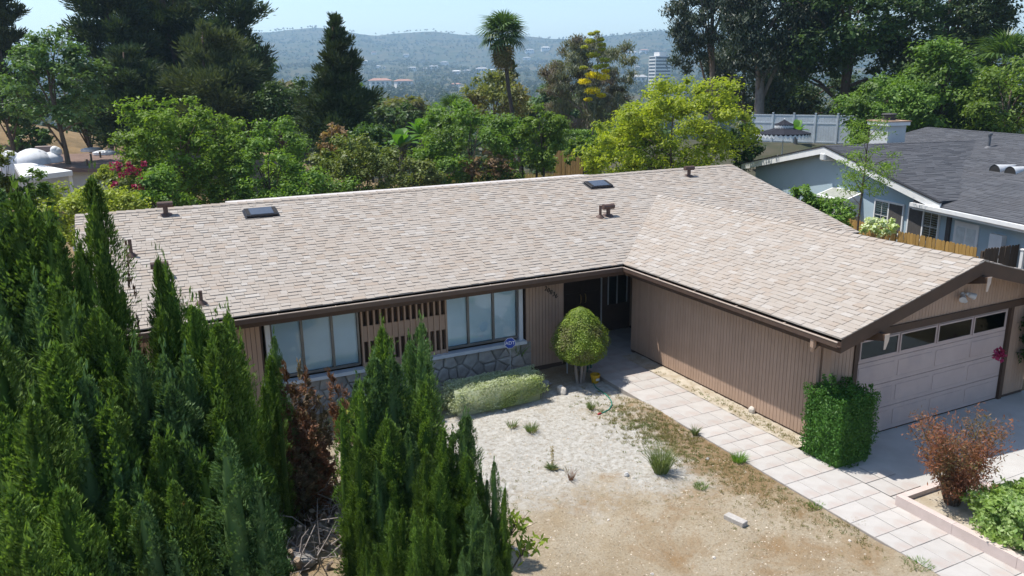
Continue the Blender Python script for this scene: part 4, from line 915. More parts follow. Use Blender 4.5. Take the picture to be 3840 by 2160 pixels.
# topiary
tb = np.array([-1.72, -.62, yzf(-1.72, -.62)]); tp_ = on(1462, 768, 1, -.62); zt_ = float(tp_[2]); zl_ = float(on(1462, 884, 1, -.62)[2])-.36; wl_ = .88*float((on(1533, 850, 1, -.62)[0]-on(1396, 850, 1, -.62)[0])/2)
topi = empty('topiary_tree', tb, 'round clipped topiary tree with bare stems by the front door', 'tree')
g = np.random.default_rng(12); n = 15000; t = g.random(n); a = g.uniform(0, 6.283, n)
pr = np.interp(t, [0, .08, .22, .40, .6, .82, .93, 1], [.30, .66, .94, 1.0, .86, .55, .34, .06])
r_ = wl_*pr*(1+.05*np.sin(5*a+7*t)+.05*np.sin(9*a-11*t+1)+.04*np.sin(14*a+17*t))*g.uniform(.84, 1.05, n)
low = g.random(n) < .08; r_ = np.where(low, wl_*.5*np.sqrt(g.random(n)), r_); t = np.where(low, .02+.05*g.random(n), t)
P = np.stack([np.cos(a)*r_, np.sin(a)*r_, zl_-tb[2]+.06+t*(zt_-zl_-.10)], 1); N = unit(np.stack([np.cos(a), np.sin(a), .5+t], 1)+rdir(g, n)*.7)
parts = [leaves(P, N, .024, .45, g)]
lv = [(.05, .3), (.18, .68), (.42, .8), (.75, .5), (.95, .15)]; kk = 10
Vc = np.array([[wl_*q*math.cos(.6283*j), wl_*q*math.sin(.6283*j), zl_-tb[2]+.06+tt*(zt_-zl_-.1)] for tt, q in lv for j in range(kk)]); Qc = np.array([[i*kk+j, i*kk+(j+1) % kk, (i+1)*kk+(j+1) % kk, (i+1)*kk+j] for i in range(4) for j in range(kk)], dtype=np.int32)
parts.append((Vc, Qc)); V, Q = cat(parts); link('crown', arr_mesh('crown', V, Q), L_top, topi)
mb = MB()
for k, (dx_, dy_) in enumerate(((-.10, .0), (.06, .05), (.0, -.07), (.13, .02), (-.04, .1))):
    mb.tube([(dx_*.6, dy_*.6, -.1), (dx_*1.2, dy_*1.2, .3), (dx_*1.6, dy_*1.6, zl_-tb[2]+.2)], [.05, .04, .03], 7)
mb.build('trunk', M_barkg, topi)
# pale stakes and pipe by the topiary
M_pipe = pm('pale_pipe', (.45, .47, .46), None, 6, .6); M_teal = pm('dull_teal', (.05, .13, .13), (.04, .1, .1), 6, .6)
for k, (px_, c_, lb) in enumerate(((1427, M_pipe, 'white garden stake left of the topiary stems'), (1478, M_teal, 'teal garden stake right of the topiary stems'), (1487, M_teal, 'teal garden stake beside the yellow pot'))):
    q = on(px_, 938-k*2, 2, -.1); h = .55
    tag(MB().tube([(0, 0, -.1), (0, 0, h)], .018 if k == 0 else .03, 7).lathe([(.03, h), (.012, h+.04), (.0, h+.05)], 8).build('garden_stake', c_, None, loc=(q[0], q[1], yzf(q[0], q[1]))), lb, 'stake')
# yellow pot
q = on(1497, 962, 2, -.1); pot = empty('yellow_pot', (q[0], q[1], yzf(q[0], q[1])), 'small yellow plastic pot beside the path step', 'pot')
M_yel = pm('yellow_plastic', (.55, .33, .02), None, 5, .5); MB().lathe([(.085, 0), (.12, .20), (.135, .20), (.135, .235), (.118, .235), (.085, .03), (0, .03)], 20).build('pot_body', M_yel, pot, smooth=False)
MB().hexa([(-.05, -.121, .09), (.05, -.121, .09), (.05, -.115, .09), (-.05, -.115, .09), (-.05, -.136, .15), (.05, -.136, .15), (.05, -.12, .15), (-.05, -.12, .15)]).build('pot_label', M_whitep, pot)
# hose
def d8(x, y): return ((1280+x/2.0125)/S, (1440+y/2.0125)/S)
hp = [on(*d8(x, y), 2, -.1) for x, y in ((1880, -40), (1920, 25), (1965, 60), (2005, 90), (2035, 130), (2042, 165), (2020, 200), (1985, 218), (1960, 224))]
hp = [(p[0], p[1], yzf(p[0], p[1])+.018) for p in hp]; M_hose = pm('hose_green', (.03, .22, .16), None, 6, .45); M_red = pm('red_plastic', (.45, .05, .05), None, 6, .5)
ho = empty('garden_hose', hp[4], 'green garden hose with a red end lying on the white soil', 'hose')
MB().tube([Vector(p)-ho.location for p in hp], .013, 8).build('hose', M_hose, ho)
e = Vector(hp[-1])-ho.location; MB().tube([e, e+Vector((-.05, -.01, .004)), e+Vector((-.11, -.02, .0))], [.02, .024, .014], 8).build('nozzle', M_red, ho)
# concrete block, sprinkler cap
M_block = pm('concrete_block', (.47, .44, .40), (.38, .35, .32), 12, .95, .6, 60)
bq = on(1850, 1313, 2, -.09); blk = MB().box(-.20, .20, -.075, .075, 0, .095).build('concrete_block', M_block, None, bevel=.006); blk.location = (bq[0], bq[1], yzf(bq[0], bq[1])-.01)
pa, pb = on(1826, 1297, 2, -.0), on(1870, 1318, 2, 0.0); blk.rotation_euler = (0, 0, math.atan2(pb[1]-pa[1], pb[0]-pa[0])); tag(blk, 'grey concrete block lying on the tan soil', 'block')
q = on(1576, 1196, 2, -.1); tag(MB().lathe([(.05, -.03), (.055, .03), (.045, .035), (.045, .055), (.03, .06), (.03, .075), (0, .078)], 16).build('sprinkler_head', pm('grey_plastic', (.5, .49, .47), None, 5, .6), None, loc=(q[0], q[1], yzf(q[0], q[1]))), 'pale sprinkler head on the white soil left of the tall tussock', 'sprinkler')
# security sign
sq = on(1283, 863, 1, -.05); sg = empty('security_sign', (sq[0], -.05, yzf(sq[0], -.05)), 'blue octagonal security sign on a stake in front of the stone veneer', 'sign'); hz = float(sq[2])-sg.location.z
M_blue = pm('sign_blue', (.015, .06, .36), None, 4, .4); M_signw = pm('sign_white', (.75, .77, .8), None, 4, .5)
MB().tube([(0, .012, -.1), (0, .012, hz)], .009, 6).build('stake', M_pipe, sg)
def octa(mb, r, y0, y1, zc):
    pts = [(r*math.cos(math.radians(22.5+45*k)), r*math.sin(math.radians(22.5+45*k))) for k in range(8)]
    mb.add([(x, y0, zc+z) for x, z in pts]+[(x, y1, zc+z) for x, z in pts], [tuple(range(8)), tuple(range(15, 7, -1))]+[(k, 8+k, 8+(k+1) % 8, (k+1) % 8) for k in range(8)]); return mb
bo = octa(MB(), .150, -.006, .003, hz).build('sign_panel', M_signw, sg); octa(MB(), .140, -.009, -.0065, hz).build('sign_face', M_blue, bo)
link('sign_lettering', text_mesh('ADT', .125, .001), M_signw, bo, (0, -.0105, hz), (math.radians(90), 0, 0))
sg.rotation_euler = (0, 0, math.radians(-14))
# ------------------------------------------------------------------ planter by the driveway
M_plant = pm('planter_stucco', (.60, .50, .46), (.52, .43, .39), 2.5, .85, .4, 60)
pl = empty('planter', (0, -8.7, 0), 'low pink stucco planter wall beside the path', 'planter')
for a in range(6):   # front wall in short capped lengths
    y1 = -8.70-a*1.1; y0 = y1-1.095
    bx('planter_wall', M_plant, pl, .01, .14, y0+8.7, y1+8.7, -.1, .2)
bx('planter_return', M_plant, pl, .145, 1.9, -.13, 0.0, -.1, .2); bx('planter_wall', M_plant, pl, 1.78, 1.9, -6.5, -.135, -.1, .19)
bx('planter_soil', soil2, pl, .142, 1.778, -6.6, -.132, -.05, .11)
for a, c in ((.21, .62), (.63, 1.05)):
    for y0, y1 in ((-7.9, -7.35), (-8.45, -7.91), (-8.69, -8.46)): slab(a, c, y0, y1)
hedge('pittosporum_hedge', 'mounded hedge with variegated pale leaves in the planter', .98, -10.75, .1, 1.55, 2.3, .62, 14000, .042, L_pit, 6, lum=.2, rnd_=.35)
# red nandina
L_nan = leafm('nandina_leaf', (.19, .07, .045), (.30, .13, .07), (.15, .14, .06), trans=.32, pscale=1.8)
nb = np.array([.78, -9.25, .1]); nan = empty('nandina_shrub', nb, 'reddish feathery nandina shrub in the planter', 'shrub'); g = np.random.default_rng(14); mb = MB(); P = []
for k in range(105):
    a = g.uniform(0, 6.28); tip = np.array([math.cos(a)*g.uniform(.1, 1.05), math.sin(a)*g.uniform(.1, .85), g.uniform(.5, 1.75)]); tip[:2] *= min(1, .5+.42*tip[2])
    b0 = np.array([math.cos(a)*.1, math.sin(a)*.1, -.05]); m = (b0+tip)/2*np.array([.75, .75, 1.05]); mb.tube([b0, m, tip], [.007, .005, .003], 5)
    for j in range(80):
        t = g.random()**.7; c = m+(tip-m)*t if t > .0 else m; P.append(c+g.normal(0, .075, 3)*np.array([1, 1, .7]))
mb.build('stem', M_bark, nan); P = np.array(P); V, Q = leaves(P, unit(rdir(g, len(P))+np.array([0, 0, .5])), .036, .27, g, droop=.2); link('foliage', arr_mesh('foliage', V, Q), L_nan, nan)
# bougainvillea on the right garage corner
L_boug = leafm('bougainvillea_leaf', (.025, .06, .015), (.06, .11, .025), trans=.25); L_pink = leafm('magenta_bract', (.33, .02, .085), (.48, .04, .15), trans=.3, warm=.8)
bg_ = empty('bougainvillea', (7.35, -6.95, -.02), 'dark climbing bougainvillea with a pink bloom at the right garage corner', 'shrub'); g = np.random.default_rng(15)
V, Q, C = broad_crown(g, (.75, .55, 1.45), 9000, .045, .5, 60, .3); link('foliage', arr_mesh('foliage', V+np.array([0, 0, 1.4]), Q), L_boug, bg_)
limb_mesh(g, 2.4, .04, C+np.array([0, 0, 1.4]), 10).build('stem', M_bark, bg_)
c = on(2512, 893, 1, -6.95)-np.array([7.35, -6.95, -.02]); P = g.normal(0, 1, (70, 3))*np.array([.07, .05, .06])+c; V, Q = leaves(P, rdir(g, 70), .05, .8, g); link('bloom', arr_mesh('bloom', V, Q), L_pink, bg_)
# ================================================================== NEIGHBOUR ON THE RIGHT: grey blue house, charcoal roof
AN = math.radians(13); NT = np.array([math.sin(AN), math.cos(AN), 0]); NN = np.array([math.cos(AN), -math.sin(AN), 0]); NP0 = np.array([15., -2., 0.])
nh = empty('blue_house', NP0, 'grey blue neighbouring house with a charcoal shingle roof', 'house', rz=-AN)      # local x = away from us, local y = along the eave
def nl(x, y, k):       # pixel -> local coordinates on the plane n = k
    d = ray(x, y); t = ((NP0+NN*k-CAM)@NN)/(d@NN); P = CAM+t*d; return np.array([k, (P-NP0)@NT, P[2]])
M_blue_w = pm('blue_stucco', (.37, .47, .53), (.345, .445, .50), 1.5, .9, .3, 40); M_pale = pm('pale_stucco', (.55, .56, .55), (.48, .49, .49), 1.5, .9, .3, 40); M_wtrim = pm('bright_trim', (.74, .74, .73), (.68, .68, .68), 3, .6)
DC = [(0, (.082, .084, .094)), (.3, (.092, .094, .104)), (.6, (.10, .103, .113)), (1, (.118, .121, .132))]
M_char = shingle_mat('charcoal_shingles', True, DC); M_chd = pm('charcoal_edge', (.03, .03, .034), None, 3, .8)
RA = lambda n, s: 4.3-.205*abs(s-12.1); RB = lambda n, s: 2.59+.2185*(n if n < 5.4 else 10.8-n); RC = lambda n, s: 4.6-.205*abs(n-9.7)
planes = [(lambda n, s: 4.3-.205*(12.1-s), [(0, 4.7), (18, 4.7), (18, 12.1), (0, 12.1)], (1, 0), (0, 1), (0, 4.7), 7.4, 0, 18), (lambda n, s: 4.3-.205*(s-12.1), [(0, 12.1), (18, 12.1), (18, 19.4), (0, 19.4)], (1, 0), (0, -1), (0, 19.4), 7.3, 0, 18),
          (lambda n, s: 2.59+.2185*n, [(-.05, -11), (5.4, -11), (5.4, 10.7), (-.05, 6.0)], (0, 1), (1, 0), (0, 0), 5.4, -11, 10.7), (lambda n, s: 2.59+.2185*(10.8-n), [(5.4, -11), (10.8, -11), (10.8, 8), (5.4, 8)], (0, 1), (-1, 0), (10.8, 0), 5.4, -11, 8),
          (lambda n, s: 4.6-.205*(9.7-n), [(4.5, 1), (9.7, 1), (9.7, 17.2), (4.5, 17.2)], (0, 1), (1, 0), (4.5, 0), 5.2, 1, 17.2), (lambda n, s: 4.6-.205*(n-9.7), [(9.7, 1), (15, 1), (15, 17.2), (9.7, 17.2)], (0, 1), (-1, 0), (15, 0), 5.3, 1, 17.2)]
nd = MB(); nsh = MB(); sd = 60
for f, poly, al, up_, og, tm, s0, s1 in planes:
    nd.prism(ccw(poly), (lambda n, s, f=f: f(n, s)-.15), (lambda n, s, f=f: f(n, s)-.015)); sd += 1
    for vs, fs in shingle_plane(f, ccw(poly), al, up_, og, tm, s0, s1, sd, wr=(.35, .9), expo=.15, thick=(.010, .02)): nsh.add(vs, fixw(vs, fs))
nro = nd.build('roof', M_chd, nh); tag(nsh.build('shingle_field', M_char, nro), kind='stuff')
rc2 = ridge_cap_mesh(.3, .14, .2); rc2.materials.append(shingle_mat('charcoal_cap', False, DC))
for k in range(50): link('ridge_cap', rc2, None, nro, (5.4, -1+k*.235, 2.59+.2185*5.4), (0, 0, math.pi/2))
for k in range(36): link('ridge_cap', rc2, None, nro, (k*.24, 12.1, 4.3), (0, 0, 0))
for k in range(44): link('ridge_cap', rc2, None, nro, (9.7, 6.5+k*.24, 4.6), (0, 0, math.pi/2))
# walls
nw = MB().add([(.5, -11, -.4), (.5, 18.9, -.4), (.5, 18.9, RA(0, 18.9)-.16), (.5, 12.1, 4.14), (.5, 6.1, RA(0, 6.1)-.16), (.5, 6.09, 2.5), (.5, -11, 2.5), (.65, -11, -.4), (.65, 18.9, -.4), (.65, 18.9, RA(0, 18.9)-.16), (.65, 12.1, 4.14), (.65, 6.1, RA(0, 6.1)-.16), (.65, 6.09, 2.5), (.65, -11, 2.5)],
              [(6, 5, 4, 3, 2, 1, 0), (7, 8, 9, 10, 11, 12, 13), (0, 7, 13, 6), (1, 2, 9, 8)]).build('wall', M_blue_w, nh)
bx('end_wall', M_blue_w, nh, .66, 17.5, 18.75, 18.9, -.4, 2.7); bx('end_wall', M_blue_w, nh, .66, 10.5, -11, -10.85, -.4, 2.5)
# barge boards
for s0, s1 in ((4.55, 12.1), (19.5, 12.1)):
    z0, z1 = RA(0, s0), RA(0, s1)
    MB().hexa([(-.06, s0, z0-.34), (.0, s0, z0-.34), (.0, s1, z1-.34), (-.06, s1, z1-.34), (-.06, s0, z0-.03), (.0, s0, z0-.03), (.0, s1, z1-.03), (-.06, s1, z1-.03)]).build('barge_board', M_wtrim, nh)
    MB().hexa([(-.09, s0, z0-.03), (.06, s0, z0-.03), (.06, s1, z1-.03), (-.09, s1, z1-.03), (-.09, s0, z0+.025), (.06, s0, z0+.025), (.06, s1, z1+.025), (-.09, s1, z1+.025)]).build('roof_edge', M_chd, nh)
MB().box(-.12, .5, 11.9, 12.3, 3.62, 3.98).build('ridge_beam', M_pale, nh, bevel=.06)
bx('fascia', M_wtrim, nh, -.06, 0, -11, 6.0, 2.30, 2.55); ng = bx('gutter', M_wtrim, nh, -.18, -.065, -11, 6.02, 2.42, 2.56); bx('soffit', M_pale, nh, 0.003, .5, -11, 6.0, 2.33, 2.37)
# windows with shutters inside
M_scr = pm('insect_screen', (.08, .075, .072), None, 9, .8); M_shut = pm('shutter_white', (.62, .66, .66), None, 5, .6)
def nwindow(x0p, x1p, yp, shut_left):
    a = nl(x1p, yp, .5)[1]; c = nl(x0p, yp, .5)[1]; z0, z1 = 1.05, 2.22; m = (a+c)/2
    o = bx('window', M_dark, nh, .485, .498, a, c, z0, z1)
    fr = MB()
    for (p, q, r_, t_) in ((a-.07, c+.07, z0-.07, z0), (a-.07, c+.07, z1, z1+.07), (a-.07, a, z0, z1), (c, c+.07, z0, z1), (m-.035, m+.035, z0, z1)): fr.box(.43, .497, p, q, r_, t_)
    fr.build('window_frame', M_wtrim, o)
    for half, (p, q) in enumerate(((a+.005, m-.04), (m+.04, c-.005))):
        bx('window_pane', M_glass, o, .452, .456, p, q, z0+.005, z1-.005)
        left = half == 1
        if left == shut_left:
            for k in range(12): bx('shutter_slat', M_shut, o, .462, .482, p+.03, q-.03, z0+.06+k*.092, z0+.06+k*.092+.045)
        else: bx('insect_screen', M_scr, o, .44, .444, p+.01, q-.01, z0+.02, z1-.02)
        mu = MB().box(.447, .4515, (p+q)/2-.01, (p+q)/2+.01, z0, z1).box(.447, .4515, p, (p+q)/2-.01, (z0+z1)/2-.01, (z0+z1)/2+.01).box(.447, .4515, (p+q)/2+.01, q, (z0+z1)/2-.01, (z0+z1)/2+.01); mu.build('muntin', M_wtrim, o)
c9 = lambda x, y: ((3000+x/1.733)/S, (640+y/1.733)/S)
nwindow(c9(492, 0)[0], c9(672, 0)[0], c9(0, 280)[1], True); nwindow(c9(712, 0)[0], c9(905, 0)[0], c9(0, 320)[1], False)
sa, sb = nl(*c9(960, 350), .5)[1], nl(*c9(985, 350), .5)[1]; bx('downspout', M_scr, nh, .42, .497, sb, sa, 0, 2.33)
sa, sb = nl(*c9(1010, 350), .5)[1], nl(*c9(1165, 400), .5)[1]; sdn = bx('side_door', M_wtrim, nh, .46, .498, sb, sa, 0, 2.1)
for z0, z1 in ((.2, .95), (1.1, 1.9)):
    bx('door_panel', M_shut, sdn, .45, .459, sb+.12, (sa+sb)/2-.05, z0, z1); bx('door_panel', M_shut, sdn, .45, .459, (sa+sb)/2+.05, sa-.12, z0, z1)
sa, sb = nl(*c9(1265, 400), .5)[1], nl(*c9(1350, 400), .5)[1]; bx('service_cabinet', M_wtrim, nh, .3, .498, sb, sa, .5, 1.95)
# wall mounted cooler
ca, cb = nl(*c9(165, 200), .1)[1], nl(*c9(350, 200), .1)[1]
co = bx('wall_cooler', M_pale, nh, -.35, .498, cb, ca, 1.35, 2.05); MB().hexa([(-.42, cb-.03, 2.04), (.499, cb-.03, 2.06), (.499, ca+.03, 2.06), (-.42, ca+.03, 2.04), (-.42, cb-.03, 2.10), (.499, cb-.03, 2.42), (.499, ca+.03, 2.42), (-.42, ca+.03, 2.10)]).build('cooler_hood', M_wtrim, co)
for k in range(3): bx('cooler_louvre', M_scr, co, -.365, -.352, cb+.06+k*(ca-cb)/3, cb+.06+(k+1)*(ca-cb)/3-.1, 1.45, 1.98)
MB().hexa([(-.30, cb+.1, 2.150), (.40, cb+.1, 2.392), (.40, ca-.1, 2.392), (-.30, ca-.1, 2.150), (-.30, cb+.1, 2.165), (.40, cb+.1, 2.407), (.40, ca-.1, 2.407), (-.30, ca-.1, 2.165)]).build('cooler_panel', pm('dusty_panel', (.33, .34, .30), None, 6, .7), co)
# chimney, roof pipe, dome vents
cs = nl(2233, 300, 4.6); cz = RA(0, cs[1])
chm = bx('chimney', M_pale, nh, 4.1, 5.1, cs[1]-.75, cs[1]+.55, cz-.4, 5.05)
bx('chimney_cap', M_wtrim, chm, 3.98, 5.22, cs[1]-.87, cs[1]+.67, 5.05, 5.22); bx('chimney_crown', pm('rusty_metal', (.32, .15, .07), (.45, .36, .28), 3, .8), chm, 3.94, 5.26, cs[1]-.91, cs[1]+.71, 5.22, 5.27)
MB().lathe([(.30, 5.27), (.30, 5.36), (.24, 5.37), (.24, 5.42), (.33, 5.43), (.33, 5.47), (.24, 5.48), (.24, 5.53), (.36, 5.54), (.33, 5.60), (0, 5.62)], 18, (4.6, cs[1]-.1, 0)).build('chimney_flue', M_scr, chm)
v_ = nl(3705/S, 565/S, 7.4); z_ = RC(7.4, 0); MB().tube([(7.4, v_[1], z_-.05), (7.4, v_[1], z_+.55)], .07, 10).lathe([(.2, z_-.04), (.08, z_+.06)], 12, (7.4, v_[1], 0)).lathe([(.11, z_+.55), (.11, z_+.64), (0, z_+.66)], 12, (7.4, v_[1], 0)).build('roof_pipe', pm('dark_galvanised', (.14, .14, .15), None, 5, .5), nh)
M_galv = pm('galvanised', (.62, .62, .62), (.5, .5, .5), 4, .45)
for px_ in (3790, 3850):
    v_ = nl(px_/S, 607/S, 5.0); z_ = 2.59+.2185*4.6; mb = MB(); k = 12; vs = []
    for xx, r_ in ((4.25, .30), (5.35, .02)):
        for j in range(k+1): a = math.pi*j/k; vs.append((xx, v_[1]+.30*math.cos(a)*(r_/.3), (2.59+.2185*xx)+r_*math.sin(a)))
    mb.add(vs, [(j, j+1, k+2+j, k+1+j) for j in range(k)]); ov = mb.build('eyebrow_vent', M_galv, nh, smooth=True)
    MB().add([(4.27, v_[1]+.29*math.cos(math.pi*j/k), 2.59+.2185*4.25+.29*math.sin(math.pi*j/k)) for j in range(k+1)], [tuple(range(k+1))]).build('vent_screen', M_dark, ov)
# ------------------------------------------------------------------ golden picket fence between the houses
M_pick = pm('new_cedar', (.40, .25, .075), (.31, .185, .055), 3, .8, .3, 30, objrand=.16, stretch=(8, 8, 1)); M_pickd = pm('aged_cedar', (.10, .075, .055), (.075, .055, .042), 3, .85, .3, 30, objrand=.15, stretch=(8, 8, 1))
def picket_mesh(wd=.14, h=1.85):
    mb = MB(); a, b_ = wd/2-.004, .009; pts = [(-a, 0), (a, 0), (a, h-.05), (a-.035, h), (-a+.035, h), (-a, h-.05)]; n = 6
    mb.add([(x, -b_, z) for x, z in pts]+[(x, b_, z) for x, z in pts], [tuple(range(n)), tuple(range(2*n-1, n-1, -1))]+[(i, n+i, n+(i+1) % n, (i+1) % n) for i in range(n)]); return mb.mesh('picket')
def picket_fence(p0, p1, zb, m, label, h=1.85, post=True, top=0.0):
    p0 = np.array(p0, float); p1 = np.array(p1, float); L = np.linalg.norm(p1-p0); rz = math.atan2(p1[1]-p0[1], p1[0]-p0[0]); o = empty('picket_fence', (*p0, zb), label, 'fence', rz=rz); me = picket_mesh(h=h); me.materials.append(m)
    for k in range(int(L/.142)): link('picket', me, None, o, (k*.142+.07, 0, rnd.uniform(-.015, .015)+top*k), (rnd.uniform(-.01, .01), rnd.uniform(-.008, .008), 0))
    for z in (.35, 1.45): bx('rail', m, o, 0, L, .012, .05, z, z+.09)
    for k in range(int(L/2.4)+1): bx('post', m, o, min(L-.09, k*2.4), min(L-.09, k*2.4)+.09, .052, .14, -.3, h-.1)
picket_fence((14.45, 2.94), (14.10, -.50), -.10, M_pick, 'near run of golden picket fence below the blue house windows'); picket_fence((15.45, 8.2), (14.75, 3.2), -.12, M_pick, 'far run of golden picket fence ending at the clipped bush')
picket_fence((14.12, -.70), (18.5, -1.0), -.10, M_pickd, 'dark weathered picket fence running off to the right')
q = on(2570, 655, 0, 15.2); tag(MB().box(-.05, .05, -.05, .05, 0, 2.0).box(-.07, .07, -.07, .07, 2.0, 2.04).build('fence_post', M_wtrim, None, loc=(q[0], q[1], -.3)), 'white post at the right edge beside the dark fence', 'post')
# ================================================================== BACKGROUND PLANTS
GAIN = 1.3
L_mid = leafm('leaf_mid', (.065, .125, .02), (.14, .23, .042), (.085, .13, .03), trans=.33, pscale=.4); L_bright = leafm('leaf_bright', (.080, .145, .018), (.17, .245, .038), (.09, .135, .028), trans=.36, pscale=.35)
L_lime = leafm('leaf_lime', (.17, .215, .018), (.31, .345, .034), (.115, .16, .02), trans=.42, pscale=.45); L_dark = leafm('leaf_dark', (.022, .042, .016), (.055, .085, .03), (.03, .045, .02), trans=.25, pscale=.4)
L_deep = leafm('leaf_deep', (.030, .062, .018), (.075, .13, .035), (.045, .065, .025), trans=.3, pscale=.3); L_pine = leafm('pine_needle', (.026, .048, .020), (.062, .092, .036), (.042, .052, .022), trans=.15, pscale=.25, rough=.7)
L_pinel = leafm('pine_needle_olive', (.042, .056, .022), (.085, .105, .04), trans=.18, rough=.7); L_olive = leafm('leaf_olive', (.085, .10, .028), (.15, .165, .055), (.13, .10, .045), trans=.3, pscale=.25)
L_euc = leafm('eucalyptus_leaf', (.075, .088, .055), (.14, .15, .095), (.11, .085, .07), trans=.25, pscale=.4); L_eucd = leafm('eucalyptus_dark_leaf', (.016, .030, .016), (.045, .066, .032), (.026, .036, .018), trans=.2, pscale=.3, spec=.5)
L_brush = leafm('brush_leaf', (.085, .105, .03), (.17, .20, .06), (.10, .135, .03), trans=.3, pscale=.5); L_brown = leafm('brush_brown', (.12, .07, .035), (.22, .15, .08), trans=.25)
L_feath = leafm('leaf_feathery', (.05, .10, .03), (.11, .18, .06), (.07, .11, .04), trans=.32, pscale=.3)
GAIN = 1.0
L_ban = leafm('banana_leaf', (.06, .16, .02), (.12, .26, .035), trans=.4)
def plant(name, label, box, d, kind, m, trunk=M_bark, cat_='tree', lai=5.0, size=None, asp=None, seed=1, clump=.26, ncl=80, nmax=70000, tr=.18, depth=.85, group=None, low=-.75, limbs=9, lean=(0, 0), zb=None, drop=0, taper=.7, ptop=.22):
    """crown fills the pixel box at distance d and stands on the ground there"""
    x0, x1, y0, y1 = box; c = at((x0+x1)/2, (y0+y1)/2, d); k = mpp(d); rx, rz = (x1-x0)/2*k*1.1, (y1-y0)/2*k*1.1
    z0 = gz(c[0], c[1]) if zb is None else zb; o = empty(name, (c[0], c[1], z0), label, cat_, group, rz=-YAW); g = np.random.default_rng(seed); hc = max(c[2]-z0, rz*.6)
    size = size or max(.03, d*.0021); asp = asp or (.5 if kind == 'broad' else .2)
    n = int(.65*min(nmax, lai*math.pi*rx*rz/(2*size*size*asp)))
    if kind == 'pine':
        H = hc+rz; V, Q, C = pine_crown(g, 2*rz, rx, n, size*1.5, asp=.17, nb=ncl, tuft=clump*.6, low=.04, taper=taper, top=ptop); V = V+np.array([0, 0, hc-rz]); C = C+np.array([0, 0, hc-rz]); hh = H*.97
    else:
        V, Q, C = broad_crown(g, (rx, rx*depth, rz), n, size, asp, ncl, clump, droop=drop or (1.1 if kind == 'euc' else .15), low=low); V = V+np.array([0, 0, hc]); C = C+np.array([0, 0, hc]); hh = hc+rz*.45
    V[:, 2] = np.maximum(V[:, 2], .02)
    link('crown' if cat_ == 'tree' else 'foliage', arr_mesh('crown', V, Q), m, o)
    limb_mesh(g, hh, tr, C, limbs, lean).build('trunk' if cat_ == 'tree' else 'stem', trunk, o, smooth=True)
    return o
P = plant
P('conifer', 'tall conifer cut by the left edge of the picture', (-70, 78, -25, 270), 76, 'pine', L_pinel, seed=1, ncl=60, tr=.3)
P('elm_tree', 'feathery mid green tree on the dry slope at far left', (32, 245, 92, 330), 60, 'broad', L_feath, seed=2, tr=.22, lai=4, ncl=70, clump=.24)
P('pine_tree', 'leftmost dark pine of the big pine group on the slope', (190, 400, -140, 330), 74, 'pine', L_pine, seed=3, ncl=80, tr=.35)
P('pine_tree', 'dark pine at the back of the big pine group', (225, 500, -260, 260), 84, 'pine', L_pine, seed=46, ncl=90, tr=.35)
P('pine_tree', 'dark pine in the middle of the big pine group', (320, 540, -200, 320), 77, 'pine', L_pine, seed=4, ncl=80, tr=.35)
P('pine_tree', 'right hand dark pine of the big pine group', (480, 695, -40, 320), 72, 'pine', L_pine, seed=5, ncl=80, tr=.32)
P('pine_tree', 'low olive tinted pine in front of the pine group', (400, 665, 100, 360), 64, 'pine', L_pinel, seed=6, ncl=70, tr=.28)
P('pine_tree', 'shaded low pine at the foot of the pine group, left side', (225, 440, 150, 350), 66, 'pine', L_pine, seed=26, ncl=60, tr=.25)
P('round_tree', 'leafy green tree right of the pine group', (625, 790, 185, 360), 62, 'broad', L_deep, seed=7, tr=.2)
P('pine_tree', 'dark conical pine standing alone left of the valley view', (752, 962, 75, 400), 52, 'pine', L_pine, seed=8, ncl=120, tr=.28, lai=7, taper=.95, ptop=.10, clump=.30)
P('garden_tree', 'broad bright green tree behind the left end of the roof', (305, 635, 262, 600), 41, 'broad', L_bright, seed=9, tr=.10, ncl=200, clump=.17, nmax=90000, low=-1, lai=6.5, limbs=14)
P('garden_shrub', 'dense green shrub between the bougainvillea and the broad tree', (330, 480, 420, 600), 37, 'broad', L_mid, seed=47, cat_='shrub', tr=.06, ncl=80, low=-1)
P('garden_shrub', 'low shaded green shrub just behind the roof ridge', (640, 900, 440, 600), 37, 'broad', L_mid, seed=48, cat_='shrub', tr=.06, ncl=90, low=-1)
P('garden_shrub', 'leafy shrub under the lone conical pine', (840, 1000, 300, 460), 47, 'broad', L_deep, seed=49, cat_='shrub', tr=.06, ncl=70, low=-1)
P('garden_shrub', 'small bright shrub filling the gap left of the conical pine', (650, 760, 370, 480), 44, 'broad', L_bright, seed=50, cat_='shrub', tr=.05, ncl=60, low=-1)
P('garden_shrub', 'darker green shrub right of the broad bright tree', (570, 800, 325, 600), 39, 'broad', L_mid, seed=10, cat_='shrub', tr=.08, ncl=130, clump=.19, low=-1, lai=6)
P('garden_shrub', 'brushy olive shrub in the dip behind the roof ridge', (770, 1010, 345, 580), 40, 'broad', L_brush, seed=11, cat_='shrub', tr=.06, ncl=120, clump=.2, low=-1, lai=6)
P('dry_shrub', 'thin twiggy brown shrub below the lone conical pine', (800, 880, 300, 420), 43, 'broad', L_brown, seed=12, cat_='shrub', tr=.05, lai=1.6, ncl=40)
P('golden_shrub', 'yellow green clipped shrub behind the roof end at far left', (108, 350, 470, 640), 34, 'broad', L_yel, seed=13, cat_='shrub', tr=.06, ncl=70, clump=.24)
P('leafy_shrub', 'leafy brownish shrub above the cypresses at the left edge', (-45, 40, 385, 540), 24, 'broad', L_brush, seed=14, cat_='shrub', tr=.05, ncl=50)
P('leafy_shrub', 'light green shrub between cypress and white canopy', (60, 130, 450, 640), 24, 'broad', L_mid, seed=15, cat_='shrub', tr=.05, ncl=50)
